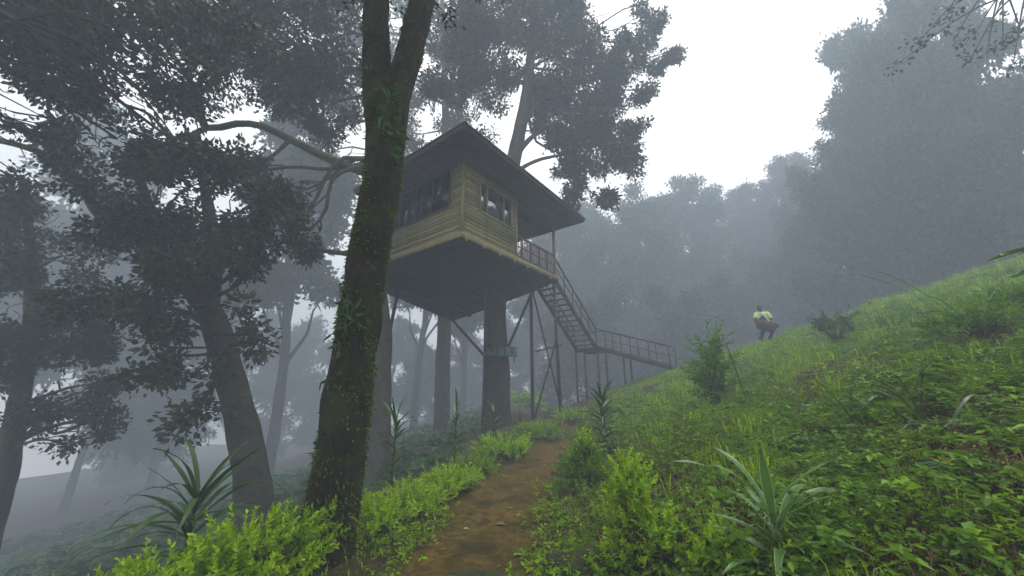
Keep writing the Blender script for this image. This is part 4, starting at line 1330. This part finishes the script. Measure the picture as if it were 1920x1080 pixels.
def blades(name, label, n, seed, lo, hi, w, box, acc, mat, tall=None):
    p, rs = scatter(n, seed, *box, acc)
    n = len(p)
    L = rs.uniform(lo, hi, n) * (0.7 + 0.6 * patches(p[:, 0] * 1.7, p[:, 1] * 1.7)) * (0.55 + 0.45 * smooth((p[:, 1] - 2) / 4))
    az = rs.rand(n) * 2 * math.pi
    d = np.stack([np.cos(az), np.sin(az), np.zeros(n)], 1)
    s = np.stack([-np.sin(az), np.cos(az), np.zeros(n)], 1)
    bend = rs.uniform(0.2, 1.3, n) if tall is None else rs.uniform(1.2, tall, n)
    W = w * rs.uniform(0.6, 1.3, n) * (1 + p[:, 1] / 16)
    z = np.array([0, 0, 1.0])
    m = p + d * (L * bend * 0.25)[:, None] + z * (L * 0.6)[:, None]
    tip = p + d * (L * bend * 0.85)[:, None] + z * (L * (1 - 0.45 * bend))[:, None]
    v = np.stack([p - s * W[:, None] / 2 - z * .01, p + s * W[:, None] / 2 - z * .01, m + s * W[:, None] * 0.4, m - s * W[:, None] * 0.4, tip], 1).reshape(-1, 3)
    b = np.arange(n)[:, None] * 5
    q = b + [0, 1, 2, 3]; t = b + [3, 2, 4]
    o = link(name, make_mesh(name, v, [q, t], False, np.repeat(rs.rand(n) ** 1.1, 5)), M[mat])
    o['kind'] = 'stuff'
    tag(o, label, 'grass')

blades('grass', 'short green grass covering the hillside', 180000, 501, 0.05, 0.15, 0.0065, (0.3, 22, 1.2, 20), acc_grass, 'grass')
blades('path_grass', 'thin grass along the left edge of the path', 14000, 502, 0.05, 0.13, 0.006, (-6, 0.6, 1.0, 15), lambda x, y: np.where(infront(x, y), smooth((pathx(y) - x - 0.62) / 0.5), 0), 'grass')

def cover(name, label, n, seed, lo, hi, box, acc, mat, hmax, wide=0.5, flat=0.5):
    rs0 = np.random.RandomState(seed)
    nc = n // 7
    p, rs = scatter(nc, seed, *box, acc)
    ht = rs.uniform(0.01, hmax, nc) * (0.5 + patches(p[:, 0] * 2, p[:, 1] * 2))
    c = p + np.stack([rs.normal(size=nc) * .02, rs.normal(size=nc) * .02, ht], 1)
    k = 7
    az = (np.arange(k)[None, :] * 2 * math.pi / k + rs.rand(nc)[:, None] * 6 + rs.normal(size=(nc, k)) * 0.3).ravel()
    cen = np.repeat(c, k, 0) + rs.normal(size=(nc * k, 3)) * [0.012, 0.012, 0.012]
    d = np.stack([np.cos(az), np.sin(az), rs.uniform(-0.4, 0.7, nc * k)], 1)
    L = rs.uniform(lo, hi, nc * k) * np.repeat(0.6 + 0.8 * rs.rand(nc), k) * (1 + cen[:, 1] / 22)
    v, q, t, ti = leaves(cen, d, L, L * wide, rs, full=False, normals=np.array([0, 0, 1.0]) + rs.normal(size=(nc * k, 3)) * flat, droop=0.15)
    per = 4
    ti = np.clip(0.45 * ti + 0.55 * np.repeat(rs.rand(nc), k * per), 0, 1)
    o = link(name, make_mesh(name, v, t, False, ti), M[mat])
    o['kind'] = 'stuff'
    tag(o, label, 'plants')

def acc_cover(x, y):
    d = x - pathx(y)
    near = 1 - smooth((y - 4) / 5)
    base = 0.12 + 0.24 * near
    a = smooth((d - 0.5) / 0.7) * (base + (1 - base) * smooth((patches(x + 5, y * 1.1) - 0.2) / 0.4)) * (0.35 + 0.65 * near)
    a = a * np.where((y > 4.3) & (y < 5.2) & (x > 5.7), 0.15, 1)
    return np.where(infront(x, y), a, 0)
cover('ground_cover', 'small-leaved weeds carpeting the hillside', 230000, 511, 0.016, 0.048, (0.2, 21, 1.2, 19), acc_cover, 'cover', 0.1)
cover('low_weeds', 'taller leafy weeds scattered over the near slope', 42000, 512, 0.02, 0.055, (0.6, 16, 1.2, 12), acc_cover, 'midgreen', 0.26, 0.4)
cover('verge_weeds', 'small weeds creeping into the path edges', 22000, 513, 0.016, 0.04, (-4, 2.5, 1.2, 12), lambda x, y: np.where(infront(x, y), smooth((offpath(x, y) - 0.28) / 0.4) * (offpath(x, y) < 1.3) * smooth((patches(x, y * 2) - 0.3) / 0.3), 0), 'cover', 0.06)
cover('valley_undergrowth', 'misty undergrowth covering the slope down into the valley', 55000, 514, 0.14, 0.3, (-40, 0.5, 4, 40), lambda x, y: np.where(infront(x, y), smooth((pathx(np.minimum(y, 13)) - x - 3.0) / 5.0) * smooth((patches(x * .4, y * .4) - .1) / .4), 0), 'darkgreen', 0.3, 0.45, 0.7)
cover('far_undergrowth', 'misty undergrowth below the trees behind the hill crest', 36000, 515, 0.18, 0.34, (0, 60, 16, 46), lambda x, y: (infront(x, y) & (y > 22.5 - 0.45 * (x - 7))) * 1.0, 'cover', 0.8, 0.45, 0.7)

cover('slope_herbs', 'scattered broad-leaved herbs standing above the hillside grass', 9000, 516, 0.035, 0.085, (0.8, 17, 1.5, 14), acc_cover, 'midgreen', 0.32, 0.55, 0.3)
cover('bright_herbs', 'scattered bright young herbs on the hillside', 9000, 517, 0.03, 0.08, (0.8, 17, 1.5, 15), acc_cover, 'lime_dull', 0.2, 0.5, 0.4)
blades('long_grass', 'long arching grass blades in loose tufts on the hillside', 9000, 518, 0.22, 0.5, 0.009, (0.9, 18, 1.6, 15), lambda x, y: acc_grass(x, y) * (wav(x, y, 4.5) > 0.45), 'grass')

blades('dry_stalks', 'dry straw-coloured stalks and twigs lying among the weeds', 16000, 519, 0.1, 0.3, 0.005, (0.6, 12, 1.2, 9), lambda x, y: np.where(infront(x, y), smooth((x - pathx(y) - 0.5) / 0.5) * (1 - 0.8 * smooth((y - 5) / 4)), 0), 'litter', 2.2)

def litter():
    p, rs = scatter(14000, 521, -5, 9, 1.2, 10, lambda x, y: np.where(infront(x, y), 0.16 + 0.88 * smooth((offpath(x, y) - 0.5) / 0.5), 0))
    n = len(p)
    c = p + [0, 0, 0.022]
    az = rs.rand(n) * 6.28
    d = np.stack([np.cos(az), np.sin(az), rs.normal(size=n) * 0.25], 1)
    L = rs.uniform(0.015, 0.06, n)
    v, q, t, ti = leaves(c, d, L, L * 0.5, rs, full=False, normals=np.array([0, 0, 1.0]) + rs.normal(size=(n, 3)) * 0.35)
    o = link('leaf_litter', make_mesh('leaf_litter', v, t, False, ti), M['litter'])
    o['kind'] = 'stuff'
    tag(o, 'brown dead leaves and twigs littering the soil', 'leaf litter')
litter()

# clods and small stones on the path and bank
def clod_mesh(seed, n=1):
    rs = np.random.RandomState(seed)
    g = Geo()
    g.tube([(0, 0, -.5), (0, 0, -.35), (0, 0, 0.0), (0, 0, .3), (0, 0, .48)], np.array([.3, .8, 1.0, .75, .25]) * 0.9, 9, lump=0.22, seed=seed)
    return g.mesh('clod', True)
def clods():
    rs = np.random.RandomState(531)
    p, _ = scatter(420, 532, -4, 6, 1.5, 10, lambda x, y: np.where(infront(x, y), 0.25 + 0.75 * smooth((offpath(x, y) - 0.45) / 0.3) * (offpath(x, y) < 2.2), 0))
    V = Geo()
    src = []
    for s in range(4):
        me = clod_mesh(s)
        v = np.empty(len(me.vertices) * 3); me.vertices.foreach_get('co', v); v = v.reshape(-1, 3)
        f = [list(pl.vertices) for pl in me.polygons]
        src.append((v, np.array([a for a in f if len(a) == 4]), np.array([a for a in f if len(a) == 3])))
        bpy.data.meshes.remove(me)
    for c in p:
        v, q, t = src[rs.randint(4)]
        s = rs.uniform(0.006, 0.022) * rs.choice([1, 1, 1.8])
        a = rs.rand() * 6.28
        R = np.array([[math.cos(a), -math.sin(a), 0], [math.sin(a), math.cos(a), 0], [0, 0, 1]])
        V.add((v * s * rs.uniform(0.7, 1.3, 3)) @ R.T + c + [0, 0, 0.018], q, t)
    o = link('soil_clods', V.mesh('soil_clods', True), M['path']); o['kind'] = 'stuff'
    tag(o, 'small clods and stones strewn over the path', 'soil')
clods()

def rock(label, base, size, seed, name='mossy_rock'):
    rs = np.random.RandomState(seed)
    import bmesh
    bm = bmesh.new()
    bmesh.ops.create_icosphere(bm, subdivisions=4, radius=1)
    for v in bm.verts:
        nn = mnoise.noise(v.co * 1.3 + Vector((seed, 0, 0))) * 0.35 + mnoise.noise(v.co * 3.5 + Vector((0, seed, 0))) * 0.12 + mnoise.noise(v.co * 9) * 0.04
        v.co = v.co * (1 + nn)
        v.co.x *= size[0]; v.co.y *= size[1]; v.co.z *= size[2]
    me = bpy.data.meshes.new(name); bm.to_mesh(me); bm.free()
    for p in me.polygons: p.use_smooth = True
    o = link(name, me, M['stone'], loc=tuple(base))
    tag(o, label, 'rock')
b = G(1095, 1062)
rock('dark mossy boulder half buried at the right edge of the path', (b[0], b[1], b[2] - 0.06), (0.3, 0.26, 0.17), 3)
b = G(1165, 1060)
rock('smaller mossy stone behind the lime shrub beside the boulder', (b[0], b[1], b[2] - 0.05), (0.2, 0.16, 0.14), 5)
b = G(860, 1082)
rock('flat worn stone step across the path at the bottom edge', (b[0] + 0.0, b[1] - 0.02, b[2] - 0.05), (0.62, 0.2, 0.075), 7, 'stone_step')

def fallen_leaf(label, u, v, L, az, c, mname):
    b = G(u, v)
    rs = np.random.RandomState(int(u))
    m, nt, out = new_mat(mname)
    p = node(nt, 'ShaderNodeBsdfPrincipled')
    n = noise_tex(nt, 40, 3, 0.6)
    col = ramp(nt, n.outputs['Fac'], [(0.3, tuple(x * 0.7 for x in c)), (0.7, c)]).outputs[0]
    nt.links.new(col, p.inputs['Base Color']); p.inputs['Roughness'].default_value = 0.6
    nt.links.new(p.outputs[0], out.inputs['Surface'])
    vs, q, t, ti = leaves(np.array([[0, 0, 0.02]]), np.array([[math.cos(az), math.sin(az), 0.12]]), L, L * 0.55, rs, full=True, fold=0.2, normals=np.array([[0, 0, 1.0]]), droop=0.15)
    o = link('fallen_leaf', make_mesh('fallen_leaf', vs, q, False, ti), m, loc=(b[0], b[1], b[2] + 0.02))
    tag(o, label, 'leaf')
fallen_leaf('bright green leaf lying on the path near the bottom edge', 962, 1052, 0.09, 0.1, (0.16, 0.38, 0.03), 'fallen_green')
fallen_leaf('small yellow-green leaf lying in the middle of the path', 868, 1002, 0.07, 0.2, (0.36, 0.38, 0.10), 'fallen_yellow')
fallen_leaf('large curled brown leaf on the path right of the yellow one', 928, 993, 0.13, 0.0, (0.13, 0.08, 0.045), 'fallen_brown')
fallen_leaf('pale dry leaf on the path farther up, alone', 962, 962, 0.1, 2.8, (0.2, 0.14, 0.07), 'fallen_dry')
fallen_leaf('grey-green leaf on the bank beside the lime shrub', 1083, 985, 0.12, 1.2, (0.12, 0.15, 0.09), 'fallen_grey')

# ------------------------------------------------------------------ small built things around the house
def tree_shelf():
    c = P(938, 656, 15.55)
    t = thing('green_tin_shelf', 'green tin shelf roof fixed round the house trunk', 'shelf', c, HR - 0.9)
    for i in range(5):
        x0 = -0.72 + i * 0.29
        g = Geo()
        g.add([(x0, -0.38, -0.26), (x0 + 0.28, -0.38, -0.26), (x0 + 0.28, 0.3, 0.16), (x0, 0.3, 0.16),
               (x0, -0.38, -0.235), (x0 + 0.28, -0.38, -0.235), (x0 + 0.28, 0.3, 0.185), (x0, 0.3, 0.185)],
              q=[[3, 2, 1, 0], [4, 5, 6, 7], [0, 1, 5, 4], [1, 2, 6, 5], [2, 3, 7, 6], [3, 0, 4, 7]])
        link('tin_panel', g.mesh('tin_panel'), M['green_tin'], t)
    g = Geo(); g.box((-0.72, -0.40, -0.32), (0.72, -0.37, -0.263)); link('edge_batten', g.mesh('edge_batten'), M['green_tin'], t)
    g = Geo(); g.beam((0.6, -0.3, -0.17), (0.6, 0.5, -0.45), 0.05, 0.05); link('bracket', g.mesh('bracket'), M['darkwood'], t)
tree_shelf()

pt = P(911, 600, 16.0)
bz = th(pt[0], pt[1])
strut('drain_pipe', [((pt[0], pt[1], bz - 0.1), (pt[0], pt[1], 6.1))], 0.13, 'dark upright pipe running up the left side of the house trunk', 'pipe')
strut('diagonal_strut', [(P(909, 668, 16.1), HW(FA - 1.2, FB - 0.6, -1.0))], 0.1, 'diagonal steel strut from house trunk up to the platform far corner')
strut('diagonal_strut', [(P(948, 662, 16.1), SL + np.array([0, 0, -0.15]))], 0.1, 'diagonal steel strut from house trunk up to the stair corner')
strut('diagonal_strut', [(P(727, 640, 13.3), HW(1.6, 5.6, -0.5))], 0.1, 'diagonal steel strut from the pale trunk up to the platform')
b = G(975, 795)
strut('marker_post', [((b[0], b[1], b[2] - 0.1), (b[0], b[1], b[2] + 0.55))], 0.06, 'short wooden marker post beyond the house trunk', 'post', 'darkwood')

# ------------------------------------------------------------------ the person with the basket
def person():
    Y = 15.3
    b = P(1437, 645, Y)
    z0 = th(b[0], b[1])
    t = thing('person', 'person in a lime shirt carrying a wide woven basket across the crest', 'person', (b[0], b[1], z0), 0.0)
    H = 1.66
    def remesh(name, g, mat, vox, parent=t, it=6):
        o = link(name, g.mesh(name, True), M[mat], parent)
        r = o.modifiers.new('remesh', 'REMESH'); r.mode = 'VOXEL'; r.voxel_size = vox; r.use_smooth_shade = True
        s = o.modifiers.new('smooth', 'SMOOTH'); s.iterations = it; s.factor = 0.5
        return o
    def ell(g, c, r, n=10):
        k = np.linspace(-0.98, 0.98, n)
        g_pts = []; 
        for i, f in enumerate(k):
            pass
        v = []; m = 14
        for i in range(n):
            th_ = math.pi * (i + 0.5) / n
            for j in range(m):
                a = 2 * math.pi * j / m
                v.append((c[0] + r[0] * math.sin(th_) * math.cos(a), c[1] + r[1] * math.sin(th_) * math.sin(a), c[2] + r[2] * math.cos(th_)))
        q = [[i * m + j, (i + 1) * m + j, (i + 1) * m + (j + 1) % m, i * m + (j + 1) % m] for i in range(n - 1) for j in range(m)]
        v += [(c[0], c[1], c[2] + r[2]), (c[0], c[1], c[2] - r[2])]
        N = n * m
        tt = [[N, j, (j + 1) % m] for j in range(m)] + [[N + 1, (n - 1) * m + (j + 1) % m, (n - 1) * m + j] for j in range(m)]
        g.add(v, q, tt)
    # joints: x to the photo's right, y away from the camera; torso bent forward to the left
    DZ = 0.24
    hipL, hipR = (-0.07, 0.10, 0.86 - DZ), (0.11, 0.06, 0.86 - DZ)
    neck = (-0.05, -0.10, 1.38 - DZ); head = (-0.09, -0.14, 1.52 - DZ)
    shL, shR = (-0.20, -0.05, 1.31 - DZ), (0.17, -0.11, 1.31 - DZ)
    elL, elR = (-0.33, -0.12, 1.06 - DZ), (0.28, -0.16, 1.06 - DZ)
    haL, haR = (-0.40, -0.28, 0.88 - DZ), (0.06, -0.34, 0.86 - DZ)
    body = Geo()
    ell(body, head, (0.078, 0.095, 0.115))
    ell(body, (head[0] - 0.02, head[1] - 0.085, head[2] - 0.01), (0.016, 0.022, 0.022), 6)          # nose
    ell(body, (head[0] - 0.078, head[1], head[2] - 0.005), (0.012, 0.022, 0.03), 6)                   # ears
    ell(body, (head[0] + 0.078, head[1], head[2] - 0.005), (0.012, 0.022, 0.03), 6)
    ell(body, (head[0] - 0.015, head[1] - 0.055, head[2] - 0.075), (0.04, 0.035, 0.03), 6)            # chin and mouth
    body.tube([neck, (head[0], head[1], head[2] - 0.06)], [0.058, 0.052], 12)
    ell(body, (-0.03, -0.06, 1.23 - DZ), (0.165, 0.11, 0.19)); ell(body, (0.0, 0.01, 1.03 - DZ), (0.14, 0.1, 0.2)); ell(body, (0.02, 0.07, 0.88 - DZ), (0.155, 0.11, 0.13))
    for s, e, h in ((shL, elL, haL), (shR, elR, haR)):
        s, e, h = map(np.array, (s, e, h))
        body.tube([np.array(neck) * 0.4 + s * 0.6 - [0, 0, 0.02], s, e], [0.06, 0.056, 0.042], 12)
        body.tube([e, e * 0.5 + h * 0.5, h], [0.043, 0.038, 0.026], 12)
        f = (h - e) / np.linalg.norm(h - e)
        sd_ = np.cross(f, [0, 0, 1]); sd_ /= np.linalg.norm(sd_)
        ell(body, h + f * 0.04, (0.038, 0.04, 0.022), 8)
        for k, L in enumerate((0.07, 0.082, 0.078, 0.06)):
            r0 = h + f * 0.07 + sd_ * (k - 1.5) * 0.02
            body.tube([r0, r0 + f * L * 0.55, r0 + f * L * 0.8 + np.array([0, 0, -0.03])], [0.0095, 0.009, 0.008], 8)
        r0 = h + f * 0.02 - sd_ * 0.03
        body.tube([r0, r0 - sd_ * 0.03 + f * 0.02, r0 - sd_ * 0.035 + f * 0.05], [0.011, 0.01, 0.009], 8)
    for hp, kn, an, toe in ((hipL, (-0.15, -0.20, 0.44), (-0.14, 0.06, 0.08), (-0.17, -0.11, 0.03)), (hipR, (0.17, -0.24, 0.43), (0.17, 0.02, 0.08), (0.15, -0.15, 0.03))):
        hp, kn, an, toe = map(np.array, (hp, kn, an, toe))
        body.tube([hp, hp * 0.5 + kn * 0.5, kn], [0.088, 0.078, 0.056], 14)
        body.tube([kn, kn * 0.6 + an * 0.4 + [0, 0.02, 0], an], [0.056, 0.054, 0.034], 14)
        ell(body, an * 0.45 + toe * 0.55 + [0, 0, -0.01], (0.045, 0.12, 0.04), 8)
    remesh('body', body, 'skin', 0.009)
    sh = Geo()
    ell(sh, (-0.03, -0.06, 1.24 - DZ), (0.185, 0.128, 0.18))
    for s, e in ((shL, elL), (shR, elR)):
        s, e = np.array(s), np.array(e)
        sh.tube([np.array(neck) * 0.45 + s * 0.55 - [0, 0, 0.02], s + [0, 0, .01], s * 0.3 + e * 0.7], [0.07, 0.085, 0.078], 12)
    remesh('shirt', sh, 'shirt', 0.014)
    ve = Geo()
    ell(ve, (-0.03, -0.09, 1.16 - DZ), (0.12, 0.125, 0.2)); ell(ve, (0.0, 0.01, 1.0 - DZ), (0.165, 0.125, 0.2))
    remesh('vest', ve, 'vest', 0.014)
    tr = Geo()
    ell(tr, (0.02, 0.07, 0.88 - DZ), (0.175, 0.13, 0.15))
    for hp, kn, an in ((hipL, (-0.15, -0.20, 0.44), (-0.14, 0.06, 0.12)), (hipR, (0.17, -0.24, 0.43), (0.17, 0.02, 0.12))):
        tr.tube([hp, kn, an], [0.105, 0.075, 0.06], 14)
    remesh('trousers', tr, 'trousers', 0.014)
    ha = Geo()
    ell(ha, (head[0] + 0.005, head[1] + 0.022, head[2] + 0.03), (0.088, 0.098, 0.105))
    remesh('hair', ha, 'hair', 0.012)
    for s in (-1, 1):
        e = Geo(); ell(e, (head[0] - 0.01 + s * 0.03, head[1] - 0.088, head[2] + 0.008), (0.011, 0.006, 0.007), 6)
        link('eye', e.mesh('eye', True), M['white'], t)
    # basket: wide shallow woven bowl held at the hip, tilted
    t.scale = (1.15,) * 3
    bc = np.array([b[0] - 0.24, b[1] - 0.50, z0 + 0.62])
    k = thing('basket', 'wide shallow woven basket held at the hip of the person', 'basket', bc)
    k.rotation_euler = (0.3, 0.22, 0.25)
    k.scale = (1.0, 1.0, 1.2)
    prof = [(0.02, -0.17), (0.16, -0.17), (0.27, -0.10), (0.38, 0.02), (0.43, 0.12), (0.41, 0.12), (0.36, 0.03), (0.25, -0.08), (0.15, -0.145), (0.02, -0.145)]
    nn = 56; vs = []; q = []
    for i, (r, z) in enumerate(prof):
        for j in range(nn):
            a = 2 * math.pi * j / nn
            w = 0.008 * (1 if (j + i) % 2 else -1)
            vs.append(((r + w) * math.cos(a), (r + w) * math.sin(a), z))
    for i in range(len(prof) - 1):
        for j in range(nn):
            q.append([i * nn + j, i * nn + (j + 1) % nn, (i + 1) * nn + (j + 1) % nn, (i + 1) * nn + j])
    link('bowl', make_mesh('basket_bowl', vs, np.array(q)), M['basket'], k)
    g = Geo(); a = np.linspace(0, 2 * math.pi, 41)
    g.tube(np.stack([0.425 * np.cos(a), 0.425 * np.sin(a), 0.125 + 0 * a], 1), np.full(41, 0.02), 8, cap=False)
    link('rim', g.mesh('basket_rim', True), M['basket'], k)
    g = Geo()
    pts = spline([(-0.14, -0.17, 1.36 - DZ), (-0.08, -0.225, 1.24 - DZ), (0.02, -0.23, 1.12 - DZ), (0.12, -0.19, 1.0 - DZ), (0.18, -0.13, 0.9 - DZ)], 14)
    g.tube(pts, np.full(14, 0.028), 6)
    link('sash', g.mesh('sash', True), M['cloth'], t)
person()

# ------------------------------------------------------------------ haze
def haze():
    g = Geo(); g.box((-112, -32, -26), (112, 142, 41))
    m, nt, out = new_mat('haze_air')
    v = node(nt, 'ShaderNodeVolumePrincipled')
    v.inputs['Color'].default_value = HAZE_COLOR
    v.inputs['Density'].default_value = HAZE_DENSITY
    v.inputs['Anisotropy'].default_value = 0.0
    nt.links.new(v.outputs[0], out.inputs['Volume'])
    o = link('haze', g.mesh('haze'), m)
    o['kind'] = 'stuff'
    o['label'] = 'pale mist hanging between the trees'
    o['category'] = 'mist'
haze()
